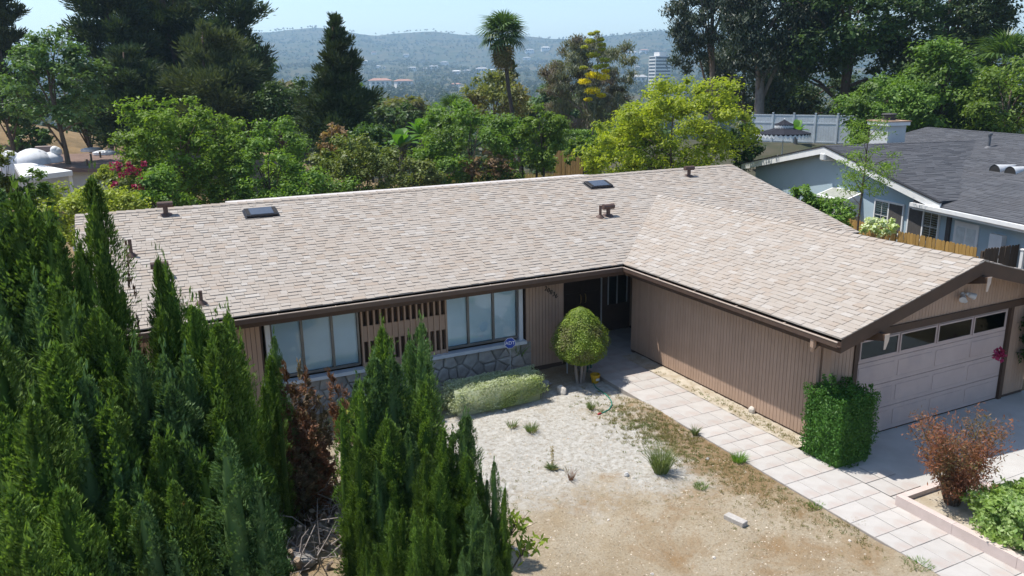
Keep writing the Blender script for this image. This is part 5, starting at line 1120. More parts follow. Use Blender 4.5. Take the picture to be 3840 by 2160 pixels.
bs = P('bougainvillea', 'bougainvillea with magenta flowers behind the roof at left', (262, 400, 405, 560), 39, 'broad', L_brush, seed=16, cat_='shrub', tr=.05, ncl=50)
g = np.random.default_rng(55); fl_ = []
for (x, y, s) in ((287, 417, .22), (300, 414, .15), (322, 412, .12), (330, 425, .2), (345, 432, .22), (352, 455, .2), (338, 470, .12), (322, 432, .16), (306, 440, .15), (290, 462, .12), (362, 412, .14), (298, 425, .1), (356, 470, .15), (282, 470, .1)):
    p = at(x, y, 36.6); Pn = p+np.clip(g.normal(0, 1, (40, 3)), -1.3, 1.3)*s*.5-np.array(bs.location); ca_, sa_ = math.cos(YAW), math.sin(YAW); Pn = np.stack([Pn[:, 0]*ca_-Pn[:, 1]*sa_, Pn[:, 0]*sa_+Pn[:, 1]*ca_, Pn[:, 2]], 1)
    V, Q = leaves(Pn, rdir(g, len(Pn)), .055, .7, g); link('flower_cluster', arr_mesh('flower_cluster', V, Q), L_pink, bs)
P('climbing_shrub', 'low yellow green creeper beside the white canopy', (225, 330, 425, 470), 43, 'broad', L_yel, seed=17, cat_='shrub', tr=.04, ncl=40)
P('round_tree', 'round dark green tree in the dip below the valley', (948, 1062, 250, 400), 78, 'broad', L_deep, seed=18, tr=.25)
P('olive_tree', 'olive coloured spreading tree behind the fan palm', (1150, 1345, 195, 330), 84, 'broad', L_olive, seed=19, tr=.25, drop=.7)
P('slim_cypress', 'slim dark cypress just right of the palm trunk', (1270, 1312, 170, 320), 88, 'pine', L_pinel, seed=20, ncl=50, tr=.15)
P('garden_shrub', 'large spreading shrub in the middle behind the roof', (1025, 1345, 265, 540), 52, 'broad', L_mid, seed=21, cat_='shrub', tr=.1, ncl=200, clump=.165, nmax=90000, low=-1, lai=6)
P('garden_shrub', 'bright green young tree right of the large spreading shrub', (1310, 1425, 262, 450), 50, 'broad', L_bright, seed=22, cat_='shrub', tr=.07, ncl=60)
P('garden_shrub', 'small olive shrub at the foot of the large spreading shrub', (985, 1110, 385, 500), 47, 'broad', L_brush, seed=23, cat_='shrub', tr=.05, ncl=50)
P('garden_shrub', 'reddish brown dry shrub left of the yucca', (1165, 1290, 380, 455), 49, 'broad', L_brown, seed=24, cat_='shrub', tr=.04, ncl=50, lai=3)
P('garden_shrub', 'low bright shrub left of the reed fence', (1335, 1400, 385, 445), 53, 'broad', L_bright, seed=25, cat_='shrub', tr=.04, ncl=40)
P('eucalyptus_tree', 'tall thin grey eucalyptus right of the fan palm', (1375, 1585, 85, 345), 74, 'euc', L_euc, M_barkg, seed=27, lai=5.5, ncl=190, clump=.17, nmax=80000, tr=.2, limbs=16, low=-.9)
P('lime_tree', 'lime yellow leafy tree behind the right end of the roof', (1505, 1880, 208, 545), 44, 'broad', L_lime, seed=28, ncl=230, clump=.165, nmax=110000, tr=.12, low=-1, lai=6.5, size=.092, limbs=16)
P('garden_shrub', 'bright shrub below the agave stalk', (1420, 1520, 345, 420), 52, 'broad', L_bright, seed=29, cat_='shrub', tr=.05, ncl=40)
P('eucalyptus_tree', 'huge dark eucalyptus rising out of the picture right of centre', (1695, 1905, -160, 215), 82, 'euc', L_eucd, M_barkg, seed=30, lai=6, ncl=170, clump=.19, tr=.4, nmax=70000, asp=.3, limbs=14)
P('eucalyptus_tree', 'huge dark eucalyptus with a pale forked trunk above the umbrella', (1790, 2060, -140, 240), 72, 'euc', L_eucd, M_barkg, seed=31, lai=6, ncl=150, clump=.2, tr=.5, nmax=70000, asp=.3, limbs=16, lean=(-.03, 0))
P('eucalyptus_tree', 'lower dark eucalyptus mass behind the lime tree', (1760, 1990, 110, 330), 90, 'euc', L_eucd, M_barkg, seed=36, lai=5.5, ncl=110, clump=.22, tr=.3, asp=.3)
P('shade_tree', 'huge dark green tree filling the upper right', (1935, 2340, -130, 290), 74, 'broad', L_deep, seed=32, ncl=170, clump=.17, nmax=70000, tr=.5)
P('shade_tree', 'huge dark tree reaching the sky at the far right', (2220, 2555, -120, 250), 80, 'broad', L_dark, seed=33, ncl=140, clump=.18, nmax=80000, tr=.5)
P('hedge_tree', 'light green tree behind the chimney of the blue house', (2125, 2335, 195, 395), 58, 'broad', L_mid, seed=34, ncl=80, tr=.2)
P('hedge_tree', 'bushy green tree right of the chimney', (2275, 2475, 122, 370), 62, 'broad', L_mid, seed=35, ncl=80, tr=.2)
P('hedge_tree', 'green tree at the right edge below the palm', (2430, 2640, 185, 400), 60, 'broad', L_bright, seed=37, ncl=80, tr=.2)
P('hedge_tree', 'dark hedge tree behind the charcoal roof', (2330, 2560, 250, 400), 64, 'broad', L_dark, seed=38, ncl=70, tr=.2)
P('dark_tree', 'dark low trees behind the white vinyl fence', (1880, 2160, 195, 330), 86, 'broad', L_dark, seed=39, ncl=80, tr=.3)
P('garden_shrub', 'dark shrub at the right foot of the lime tree', (1835, 1915, 300, 430), 47, 'broad', L_deep, seed=51, cat_='shrub', tr=.05, ncl=60, low=-1)
# bush between the houses and the slender sapling
for (xx0, xx1, yy0, yy1, sd_, lb) in ((1962, 2060, 470, 560, 40, 'clipped bush at the rear of the right roof edge'), (2030, 2140, 492, 590, 41, 'clipped bush in front of the wall cooler')):
    P('clipped_bush', lb, (xx0, xx1, yy0, yy1), 31.5, 'broad', L_mid, seed=sd_, cat_='bush', ncl=60, clump=.3, tr=.04, lai=6)
b = on(2161, 555, 0, 14.15); tp2 = at(2185, 330, math.hypot(b[0]-CAM[0], b[1]-CAM[1])); stt = empty('slender_tree', (b[0], b[1], -.3), 'slender young tree in front of the blue gable', 'tree'); g = np.random.default_rng(60)
H_ = tp2[2]+.3; mb = MB().tube([(0, 0, 0), (.02, .05, H_*.4), (tp2[0]-b[0], tp2[1]-b[1], H_*.75), ((tp2[0]-b[0])*1.2, (tp2[1]-b[1])*1.2, H_*1.02)], [.05, .04, .03, .01], 7)
Cn = []
for k in range(46):
    a = g.uniform(0, 6.28); t = g.uniform(.58, 1.06); r_ = .95*(1.1-abs(t-.78)*1.4); c = np.array([(tp2[0]-b[0])*1.1+math.cos(a)*r_*g.uniform(.3, 1), (tp2[1]-b[1])*1.1+math.sin(a)*r_*g.uniform(.3, 1), H_*t]); Cn.append(c)
    if k < 16: mb.tube([((tp2[0]-b[0])*t, (tp2[1]-b[1])*t, H_*(t-.1)), tuple(c)], [.018, .006], 5)
mb.build('trunk', M_bark, stt); Cn = np.array(Cn); Pn = (Cn[g.integers(0, len(Cn), 3400)]+g.normal(0, .17, (3400, 3))*np.array([1, 1, .5])); V, Q = leaves(Pn, unit(rdir(g, 3400)+np.array([0, 0, .7])), .06, .3, g, droop=.25); link('crown', arr_mesh('crown', V, Q), L_bright, stt)
q = on(2205, 575, 0, 14.0); P('sage_shrub', 'pale grey green shrub by the golden fence', (2165, 2245, 545, 600), 30.2, 'broad', L_silver, cat_='shrub', seed=61, ncl=30, tr=.03)
# ------------------------------------------------------------------ fan palm
def fan_palm(loc, h, label, lr=1.35, nf=34, dead=26, r0=.24, seed=3, lean=(.0, 0), skirt=True, name='fan_palm'):
    o = empty(name, loc, label, 'palm'); g = random.Random(seed)
    path = [(lean[0]*h*(t/8)+.06*math.sin(t), lean[1]*h*(t/8), h*t/8-.2*(t == 0)) for t in range(9)]
    MB().tube(path, [r0*(1.25-.4*min(1, t/3)) for t in range(9)], 10).build('trunk', M_barkp, o)
    top = Vector(path[-1])
    def frond(L, blades, m, fold=.35, drp=.5):
        mb = MB(); pet = L*.55; mb.tube([(0, 0, 0), (pet*.6, 0, .06), (pet, 0, 0)], [.03, .022, .015], 4)
        for k in range(blades):
            a = math.radians(-105+210*k/(blades-1)); bl = L*(.62+.38*math.cos(a*.6)); wd = .045*L
            d = Vector((math.cos(a), math.sin(a)*.95, .12*math.cos(a))); p0 = Vector((pet, 0, 0)); s = Vector((-math.sin(a), math.cos(a), 0))*wd
            m_ = p0+d*bl*.55; e = p0+d*bl-Vector((0, 0, drp*bl*.5))
            mb.add([p0, m_+s+Vector((0, 0, fold*wd)), e, m_-s+Vector((0, 0, fold*wd))], [(0, 1, 2, 3)])
        me = mb.mesh('frond'); me.materials.append(m); return me
    gm = [frond(lr, 19, L_palm), frond(lr*1.05, 17, L_palm, drp=.8)]; dm = frond(lr*.95, 15, L_palmd, drp=1.1)
    for k in range(nf):
        pit = math.radians(-82+115*(k/nf)**.9); a = k*2.39996+g.uniform(-.2, .2); link('frond', gm[k % 2], None, o, top+Vector((0, 0, .25*(1-k/nf))), (g.uniform(-.3, .3), pit, a), (1, 1, 1) if k > 6 else (.85,)*3)
    if skirt:
        for k in range(dead): link('dead_frond', dm, None, o, top-Vector((0, 0, .15+.9*k/dead)), (g.uniform(-.3, .3), math.radians(g.uniform(55, 84)), k*2.39996), g.uniform(.75, 1.0))
    return o
L_palm = leafm('palm_frond', (.045, .095, .022), (.10, .165, .04), trans=.3, spec=.4, rough=.45); L_palmd = leafm('dead_palm_frond', (.16, .12, .055), (.25, .20, .09), (.12, .13, .05), trans=.25, pscale=1); M_barkp = pm('palm_trunk', (.11, .085, .07), (.065, .05, .045), 6, .95, .9, 12, stretch=(1, 1, 5))
t_ = at(1262, 92, 62); b_ = at(1285, 250, 62); zb_ = gz(b_[0], b_[1])
sl_ = (np.array(t_)-np.array(b_))/(t_[2]-b_[2]); base = b_-sl_*(b_[2]-zb_)
fan_palm((base[0], base[1], zb_), t_[2]-zb_, 'tall fan palm with a skirt of dead fronds against the hills', 1.4, r0=.17, lean=(float(sl_[0]), float(sl_[1])))
p = at(2525, 160, 72); z_ = gz(p[0], p[1]); fan_palm((p[0], p[1], z_), p[2]-z_, 'fan palm head at the right edge above the green tree', 1.9, 30, 8, seed=5)
for k, (x, y, d, s, lb) in enumerate(((1135, 285, 68, 1.3, 'pale fan palm head in front of the olive tree'), (1105, 305, 66, 1.0, 'small pale palm left of the pale fan palm'))):
    p = at(x, y, d); z_ = gz(p[0], p[1]); fan_palm((p[0], p[1], z_), max(.6, p[2]-z_), lb, s, 22, 0, seed=7+k, skirt=False, r0=.16)
# ------------------------------------------------------------------ flowering agave stalk
L_agf = leafm('agave_flower', (.55, .45, .01), (.75, .62, .03), trans=.35); L_agg = leafm('agave_fruit', (.33, .35, .05), (.48, .48, .09), trans=.3)
pb_, pt_ = at(1491, 335, 56), at(1508, 85, 56); zb_ = gz(pb_[0], pb_[1]); ag = empty('agave_stalk', (pb_[0], pb_[1], zb_), 'tall agave flower stalk with yellow flower plates', 'agave'); g = np.random.default_rng(9)
AB = np.array([0, 0, -.3]); A0 = np.array([0, 0, pb_[2]-zb_]); A1 = pt_-np.array([pb_[0], pb_[1], zb_]); MB().tube([AB, A0, (A0+A1)/2+np.array([.03, 0, 0]), A1], [.07, .055, .045, .015], 8).build('stalk', pm('agave_stalk_green', (.13, .13, .07), None, 5, .8), ag)
for (x, y, w_, gold) in ((1470, 205, 36, 1), (1515, 193, 42, 1), (1490, 228, 46, 1), (1490, 188, 40, 1), (1523, 178, 24, 1), (1512, 240, 26, 1), (1480, 250, 22, 1), (1468, 170, 22, 0), (1505, 168, 30, 0), (1520, 165, 24, 0), (1520, 150, 26, 0), (1492, 138, 36, 0), (1471, 118, 20, 0), (1514, 124, 20, 0), (1514, 112, 22, 0), (1484, 103, 28, 0), (1511, 100, 20, 0), (1488, 85, 20, 0), (1502, 80, 14, 0)):
    c = at(x, y, 56)-np.array([pb_[0], pb_[1], zb_]); r_ = w_/2*mpp(56); n = 520; Pn = rdir(g, n)*np.array([r_, r_, r_*.42])*g.uniform(.2, 1, (n, 1))+c
    V, Q = leaves(Pn, unit(rdir(g, n)+np.array([0, 0, .6])), .06, .6, g); u_ = link('flower_plate', arr_mesh('flower_plate', V, Q), L_agf if gold else L_agg, ag)
    t = np.clip((c[2]-A0[2])/(A1[2]-A0[2])-.03, 0, 1); s = A0+(A1-A0)*t; MB().tube([s, (s+c)/2-np.array([0, 0, .05]), c], [.022, .018, .012], 5).build('flower_stem', M_twig, u_)
# yucca, banana plants
def rosette(x, y, d, n, L, m, label, name, seed, wd=.03, up=.9):
    p = at(x, y, d); z_ = gz(p[0], p[1]); o = empty(name, (p[0], p[1], z_), label, 'plant'); g = random.Random(seed); h = max(.3, p[2]-z_-.2)
    MB().tube([(0, 0, -.1), (0, 0, h)], [.10, .07], 7).build('stem', M_bark, o)
    for k in range(n):
        mb = MB(); bl = L*g.uniform(.7, 1.1); a = k*2.399; el = g.uniform(-.1, up); d_ = Vector((math.cos(a)*math.cos(el), math.sin(a)*math.cos(el), math.sin(el))); s = Vector((-math.sin(a), math.cos(a), 0))*wd; b0 = Vector((0, 0, h)); m_ = b0+d_*bl*.5; e = b0+d_*bl-Vector((0, 0, bl*.12))
        mb.add([b0-s*.6, b0+s*.6, m_+s, e, m_-s], [(0, 1, 2, 3, 4)]); mb.build('blade', m, o)
L_yuc = leafm('yucca_blade', (.19, .26, .05), (.32, .38, .10), trans=.35)
rosette(1315, 408, 53, 34, 1.0, L_yuc, 'spiky yellow green yucca by the dry grass', 'yucca', 1, .035); rosette(1350, 400, 54, 28, .9, L_yuc, 'second spiky yucca nearer the reed fence', 'yucca', 2, .035)
def banana(x, y, d, n, L, label, seed):
    p = at(x, y, d); z_ = gz(p[0], p[1]); o = empty('banana_plant', (p[0], p[1], z_), label, 'plant'); g = random.Random(seed); h = max(.8, p[2]-z_-L*.3)
    MB().tube([(0, 0, -.1), (0, 0, h)], [.14, .10], 8).build('stem', M_barkg, o)
    for k in range(n):
        a = k*2.399; el = g.uniform(.5, 1.35); bl = L*g.uniform(.7, 1.1); wd = bl*.16; mb = MB(); d_ = Vector((math.cos(a)*math.cos(el), math.sin(a)*math.cos(el), math.sin(el))); s = Vector((-math.sin(a), math.cos(a), 0)); vs = []
        for i in range(6):
            t = i/5; c = Vector((0, 0, h))+d_*bl*t-Vector((0, 0, bl*.35*t*t)); w_ = wd*math.sin(math.pi*(.08+.9*t))**.7*(1 if t > .1 else .3); vs += [c-s*w_+Vector((0, 0, w_*.3)), c, c+s*w_+Vector((0, 0, w_*.3))]
        mb.add(vs, [(3*i+j, 3*i+j+1, 3*i+j+4, 3*i+j+3) for i in range(5) for j in range(2)]); mb.build('leaf', L_ban, o, smooth=True)
banana(1005, 345, 56, 12, 2.4, 'banana plant with upright leaves left of the spreading shrub', 1); banana(1060, 320, 58, 11, 2.2, 'banana plant beside the spreading shrub, right one', 2); banana(965, 370, 55, 9, 1.8, 'lower banana plant at the left of the three', 3)
banana(2003, 338, 62, 9, 1.5, 'large leaved plant by the white vinyl fence', 4)
# bare tree
def bare_tree(x, y0, d, label, seed, h=7):
    p = at(x, y0, d); z_ = gz(p[0], p[1]); o = empty('bare_tree', (p[0], p[1], z_), label, 'tree'); g = random.Random(seed); mb = MB(); H = p[2]-z_
    def grow(b, d_, L, r, lv):
        e = b+d_*L; mb.tube([b, b+d_*L*.5+Vector((g.uniform(-.1, .1), g.uniform(-.1, .1), 0))*L*.3, e], [r, r*.8, r*.6], 5, cap=False)
        if lv:
            for _ in range(3): grow(b+d_*L*g.uniform(.55, 1), (d_+Vector((g.uniform(-.6, .6), g.uniform(-.6, .6), g.uniform(-.1, .5)))).normalized(), L*g.uniform(.5, .75), r*.55, lv-1)
    grow(Vector((0, 0, -.2)), Vector((.05, 0, 1)).normalized(), H*.45, .14, 4); mb.build('trunk', M_barkg, o)
bare_tree(125, 38, 92, 'bare grey tree against the sky at far left', 2); bare_tree(170, 62, 96, 'second bare tree right of the first', 3)
# ------------------------------------------------------------------ right backyard: vinyl fence, umbrella, lounger
M_vinyl = pm('white_vinyl', (.60, .64, .67), (.52, .55, .58), 2, .6)
def vinyl(x0, y0, x1, y1, d0, d1, h, label, nsec):
    a, b = at(x0, y0, d0), at(x1, y1, d1); z_ = min(gz(a[0], a[1]), gz(b[0], b[1])); L = math.hypot(b[0]-a[0], b[1]-a[1]); o = empty('vinyl_fence', (a[0], a[1], z_), label, 'fence', rz=math.atan2(b[1]-a[1], b[0]-a[0])); s = L/nsec
    for k in range(nsec):
        for j in range(8): bx('board', M_vinyl, o, k*s+.08+j*(s-.1)/8+.004, k*s+.08+(j+1)*(s-.1)/8-.004, -.012, .012, -.4, h)
        for z in (.15, h*.72, h): bx('rail', M_vinyl, o, k*s+.07, (k+1)*s-.06, -.03, .03, z-.05, z+.03)
    for k in range(nsec+1): MB().box(k*s-.055, k*s+.055, -.055, .055, -.5, h+.12).box(k*s-.07, k*s+.07, -.07, .07, h+.12, h+.17).build('post', M_vinyl, o)
vinyl(1890, 350, 2160, 358, 65, 63, 2.05, 'white vinyl fence behind the black umbrella', 5)
up_ = at(1968, 378, 57); zu = gz(up_[0], up_[1]); um = empty('patio_umbrella', (up_[0], up_[1], zu), 'black two tier patio umbrella with white scalloped trim', 'umbrella'); hu = float(at(1968, 318, 57)[2])-zu
M_umb = pm('black_canvas', (.016, .017, .026), None, 3, .85); MB().tube([(0, 0, -.1), (0, 0, hu+.45)], .028, 8).lathe([(.045, hu+.45), (.05, hu+.5), (0, hu+.54)], 8).build('pole', M_wtrim, um)
def tier(r, z0, z1, k=8, name='canopy'):
    mb = MB(); vs = [(0, 0, z1)]
    for ring, (q, t) in enumerate(((.5, .42), (1, 0))):
        for j in range(k*2): a = math.pi*j/k; rr_ = r*q*(1 if j % 2 == 0 else .955); vs.append((rr_*math.cos(a), rr_*math.sin(a), z0+(z1-z0)*t-(.0 if j % 2 == 0 else .03)))
    n = k*2; fs = [(0, 1+j, 1+(j+1) % n) for j in range(n)]+[(1+j, 1+n+j, 1+n+(j+1) % n, 1+(j+1) % n) for j in range(n)]; mb.add(vs, fs); c = mb.build(name, M_umb, um)
    v = MB(); nn = 36; 
    for j in range(nn):
        a0, a1 = 2*math.pi*j/nn, 2*math.pi*(j+1)/nn; am = (a0+a1)/2; R_ = r*.985; P0, P1, Pm = [(R_*math.cos(a), R_*math.sin(a), z0) for a in (a0, a1, am)]
        v.add([P0, P1, (P1[0], P1[1], z0-.12), (Pm[0], Pm[1], z0-.32), (P0[0], P0[1], z0-.12)], [(0, 1, 2, 3, 4)])
    v.build('scalloped_trim', M_wtrim, c); v2 = MB()
    for j in range(nn):
        a0, a1 = 2*math.pi*j/nn, 2*math.pi*(j+1)/nn; am = (a0+a1)/2; R_ = r*.99; P0, P1, Pm = [(R_*math.cos(a), R_*math.sin(a), z0) for a in (a0, a1, am)]
        v2.add([P0, P1, (P1[0], P1[1], z0-.015), (Pm[0], Pm[1], z0-.12), (P0[0], P0[1], z0-.015)], [(0, 1, 2, 3, 4)])
    v2.build('valance', M_umb, c)
tier(1.75, hu-.42, hu+.12); tier(.62, hu+.14, hu+.46, name='top_canopy')
lp = at(1925, 402, 55); lg = empty('sun_lounger', (lp[0], lp[1], gz(lp[0], lp[1])), 'white cushioned sun lounger near the umbrella', 'lounger', rz=math.radians(-25)); M_cush = pm('cushion', (.60, .58, .53), None, 4, .8)
bx('seat', M_cush, lg, -.9, .35, -.3, .3, .32, .42, bevel=.02); MB().hexa([(.36, -.3, .33), (.95, -.3, .85), (.95, .3, .85), (.36, .3, .33), (.34, -.3, .44), (.88, -.3, .95), (.88, .3, .95), (.34, .3, .44)]).build('backrest', M_cush, lg)
for x, y in ((-.85, -.27), (-.85, .27), (.5, -.27), (.5, .27)): MB().tube([(x, y, -.05), (x, y, .32)], .02, 6).build('leg', M_scr, lg)
# lawn of the right backyard, shade of the big trees put into its dark colour
gx = np.arange(0, 34, 1.0); gy = np.arange(0, 30, 1.0); GX, GY = np.meshgrid(gx, gy, indexing='ij'); lc = at(1960, 380, 42); ca_, sa_ = math.cos(YAW+.2), math.sin(YAW+.2)
WX = lc[0]+(GX-17)*ca_+GY*sa_; WY = lc[1]-(GX-17)*sa_+GY*ca_; V = np.stack([WX, WY, ground(WX, WY)+.03], -1).reshape(-1, 3); n2 = len(gy); i, j = np.meshgrid(np.arange(len(gx)-1), np.arange(n2-1), indexing='ij')
M_lawn = pm('worn_shaded_lawn', (.075, .068, .048), (.04, .048, .025), .5, .95, .6, 12)
tag(link('lawn', arr_mesh('lawn', V, np.stack([i*n2+j, (i+1)*n2+j, (i+1)*n2+j+1, i*n2+j+1], -1).reshape(-1, 4)), M_lawn), 'worn lawn around the umbrella in the neighbouring backyard', kind='structure')
# reed fence
M_reed = pm('reed', (.36, .23, .085), (.25, .155, .06), 4, .9, objrand=.2, stretch=(6, 6, 1))
a, b = at(1393, 440, 58), at(1466, 440, 56.5); z_ = gz(a[0], a[1]); rf = empty('reed_fence', (a[0], a[1], z_), 'tan reed screen fence below the lime tree', 'fence', rz=math.atan2(b[1]-a[1], b[0]-a[0])); L = math.hypot(b[0]-a[0], b[1]-a[1]); hf = float(at(1393, 376, 58)[2])-z_
nre = 22
for k in range(nre): bx('reed_slat', M_reed, rf, k*L/nre+.006, (k+1)*L/nre-.006, rnd.uniform(-.02, .0), .03, -.2, hf-.22*k/nre+rnd.uniform(-.05, .05))
for k in (0.0, 1.0): bx('post', M_bark, rf, k*L-.05, k*L+.05, .035, .12, -.3, hf-.1-.2*k)
hedge('clipped_hedge', 'flat topped green hedge in the distance by the agave stalk', *at(1500, 345, 64)[:2], gz(*at(1500, 345, 64)[:2]), 7.5, 1.6, max(1.2, float(at(1500, 328, 64)[2])-gz(*at(1500, 345, 64)[:2])), 9000, .11, L_mid, 71, rz=-YAW)
# dry grass on the bank behind the roof
g = np.random.default_rng(73); n = 9000; x = g.uniform(1040, 1400, n); d = g.uniform(50, 66, n); th = np.arctan((x*S-1920)/F)+YAW; X = CAM[0]+np.sin(th)*d; Y = CAM[1]+np.cos(th)*d; B = np.stack([X, Y, ground(X, Y)], 1)
T = unit(rdir(g, n)*.5+np.array([0, 0, 1.])); h = g.uniform(.25, .8, (n, 1)); s = unit(np.cross(T, rdir(g, n)))*.035; V = np.stack([B-s, B+s, B+T*h+s*.2, B+T*h-s*.2], 1).reshape(-1, 3)
L_straw2 = leafm('tall_dry_grass', (.40, .29, .12), (.52, .40, .19), (.30, .20, .08), trans=.3, pscale=.4)
tag(link('tall_dry_grass', arr_mesh('tall_dry_grass', V, np.arange(4*n, dtype=np.int32).reshape(-1, 4)), L_straw2), 'tall dry grass on the ground behind the roof ridge', 'grass', kind='stuff')
# ================================================================== NEIGHBOUR ON THE LEFT
c8 = lambda x, y: ((x/2.275)/S, (500+y/2.275)/S)
lh = empty('brown_roof_house', on(*c8(600, 230), 2, 0)*np.array([1, 1, 0])+np.array([0, 0, -.4]), 'low house with a brown gravel roof at the left', 'house'); o_ = np.array(lh.location)
M_broof = pm('brown_gravel_roof', (.20, .135, .11), (.155, .105, .085), 1.5, .95, .5, 30)
rl, rr2 = on(*c8(110, 200), 2, 2.85), on(*c8(1100, 150), 2, 2.85); el, er = on(*c8(110, 285), 2, 2.45), on(*c8(1000, 305), 2, 2.45)
q4 = [el, er, rr2, rl]; MB().hexa([tuple(p-o_-np.array([0, 0, .25])) for p in q4]+[tuple(p-o_) for p in q4]).build('roof', M_broof, lh)
rb = [rl, rr2, rr2+np.array([3., 6, -.9]), rl+np.array([0, 6, -.9])]; MB().hexa([tuple(p-o_-np.array([0, 0, .25])) for p in rb]+[tuple(p-o_) for p in rb]).build('rear_roof', M_broof, lh)
wq = [el+np.array([.5, .8, 0]), er+np.array([-.5, .8, 0]), rr2+np.array([-.5, 5, 0]), rl+np.array([.5, 5, 0])]; MB().hexa([(p[0]-o_[0], p[1]-o_[1], -.6) for p in wq]+[(p[0]-o_[0], p[1]-o_[1], el[2]-o_[2]-.1) for p in wq]).build('wall', M_pale, lh)
bx('chimney', pm('brick_chimney', (.33, .27, .25), None, 4, .9), lh, *(lambda p: (p[0]-.5, p[0]+.5, p[1]-.4, p[1]+.4, p[2]-1.2, p[2]+.45))(on(*c8(378, 165), 2, 2.9)-o_))
for k, (x, y) in enumerate(((308, 222), (353, 220))): MB().lathe([(.22, -.05), (.22, .1), (.12, .22), (0, .26)], 12).build('roof_vent', M_bark, lh, loc=on(*c8(x, y), 2, 2.72)-o_)
for (x, y, h) in ((782, 240, .5), (745, 262, .3), (858, 205, .4), (997, 165, .5)): MB().tube([(0, 0, -.1), (0, 0, h)], .06, 8).build('vent_pipe', M_bark, lh, loc=on(*c8(x, y), 2, 2.7)-o_)
for (x, y) in ((785, 147), (890, 172)): MB().lathe([(.75, -.05), (.75, .12), (.5, .2), (0, .24)], 14).build('skylight', M_wtrim, lh, loc=on(*c8(x, y), 2, 2.8)-o_)
for (x, y, r_, lb) in ((68, 146, .3, 'left white dome tent beyond the brown roof'), (265, 128, .55, 'large white dome tent beyond the brown roof'), (140, 168, .36, 'middle low white dome tent'), (430, 158, .3, 'small white dome tent right of the chimney')):
    p = at(*c8(x, y), 62); tag(MB().lathe([(r_*2.3, -3.0), (r_*2.25, -r_*1.3), (r_*1.8, -r_*.75), (r_*1.2, -r_*.32), (r_*.6, -r_*.08), (.05, .0), (0, .02)], 18).build('dome_tent', pm('white_canvas', (.72, .73, .76), None, 2, .8), None, smooth=True, loc=p), lb, 'tent')
for (x, y, r_, lb) in ((468, 143, .28, 'left white globe lamp by the dome tents'), (485, 157, .32, 'right white globe lamp by the dome tents')):
    p = at(*c8(x, y), 62); tag(MB().tube([(0, 0, -2.5), (0, 0, -r_*.9)], .05, 6).lathe([(r_*math.sin(math.pi*k/10)+.001, -r_*math.cos(math.pi*k/10)) for k in range(11)], 16).build('globe_lamp', M_wtrim, None, smooth=True, loc=p), lb, 'lamp')
can = empty('patio_canopy', on(*c8(400, 330), 2, 2.55)*np.array([1, 1, 0])+np.array([0, 0, -.4]), 'flat white patio canopy at the left', 'canopy'); o_ = np.array(can.location)
cq = [on(*c8(185, 372), 2, 2.72), on(*c8(616, 318), 2, 2.72), on(*c8(265, 252), 2, 2.72), on(*c8(120, 262), 2, 2.72)]
can_top = MB().prism(ccw([(p[0]-o_[0], p[1]-o_[1]) for p in cq]), 2.84, 3.12).build('canopy_roof', M_wtrim, can)
for p in cq: MB().box(-.09, .09, -.09, .09, 0, 2.838).build('post', M_wtrim, can, loc=(p[0]*.93+np.mean([c[0] for c in cq])*.07-o_[0], p[1]*.93+np.mean([c[1] for c in cq])*.07-o_[1], 0))
vinyl(*c8(555, 462), *c8(960, 470), 44, 46, 1.7, 'white board fence below the canopy at left', 4)
P('round_shrub', 'grey green round shrub by the dome tents', (30, 130, 325, 385), 72, 'broad', L_feath, seed=80, cat_='shrub', tr=.06, ncl=40)
P('slope_tree', 'dark tree in the shade at the left edge', (-40, 70, 215, 330), 70, 'broad', L_deep, seed=81, tr=.2, ncl=50)
P('slope_tree', 'dark tree on the slope between elm and pines', (170, 260, 230, 345), 68, 'broad', L_deep, seed=82, tr=.2, ncl=50)
q = at(262, 300, 70); tag(MB().tube([(0, 0, -.5), (.1, 0, 1.6), (.3, .1, 3.0)], [.32, .26, .2], 9).build('tree_snag', M_barkg, None, loc=(q[0], q[1], gz(q[0], q[1]))), 'broken pale trunk standing on the dry slope', 'trunk')
# ================================================================== VALLEY
def drop(x, y, dmax=3800, d0=90):      # where a pixel's ray meets the terrain
    d = ray(x, y); h = math.hypot(d[0], d[1]); ds = np.geomspace(d0, dmax, 2500); Pn = CAM[None]+d[None]*(ds/h)[:, None]; below = Pn[:, 2] < ground(Pn[:, 0], Pn[:, 1])
    i = int(np.argmax(below)) if below.any() else len(ds)-1; return Pn[i], ds[i]
# individual trees of the near valley: copies of four trees
src = []
for k, (m, s) in enumerate(((L_deep, 1), (L_mid, 2), (L_feath, 3), (L_olive, 4))):
    g = np.random.default_rng(200+k); V, Q, C = broad_crown(g, (4, 4, 4.2), 5200, .28, .5, 60, .26); src.append((arr_mesh('crown', V+np.array([0, 0, 5.2]), Q), limb_mesh(g, 6.5, .25, C+np.array([0, 0, 5.2]), 6).mesh('trunk')))
    src[-1][0].materials.append(m); src[-1][1].materials.append(M_bark)
r5 = random.Random(9)
for k in range(64):
    x = r5.uniform(560, 1660) if k % 5 else r5.uniform(1900, 2560); d = 95*(260/95)**r5.random(); a = math.atan((x*S-1920)/F)+YAW; px_, py_ = CAM[0]+math.sin(a)*d, CAM[1]+math.cos(a)*d; cr, trk = src[r5.randrange(4)]; s = r5.uniform(.75, 1.5)
    o = empty('valley_tree', (px_, py_, gz(px_, py_)), 'leafy tree on the slope falling to the valley', 'tree', 'trees on the slope falling to the valley', rz=r5.uniform(0, 6)); o.scale = (s, s, s*r5.uniform(.85, 1.25))
    link('crown', cr, None, o); link('trunk', trk, None, o)
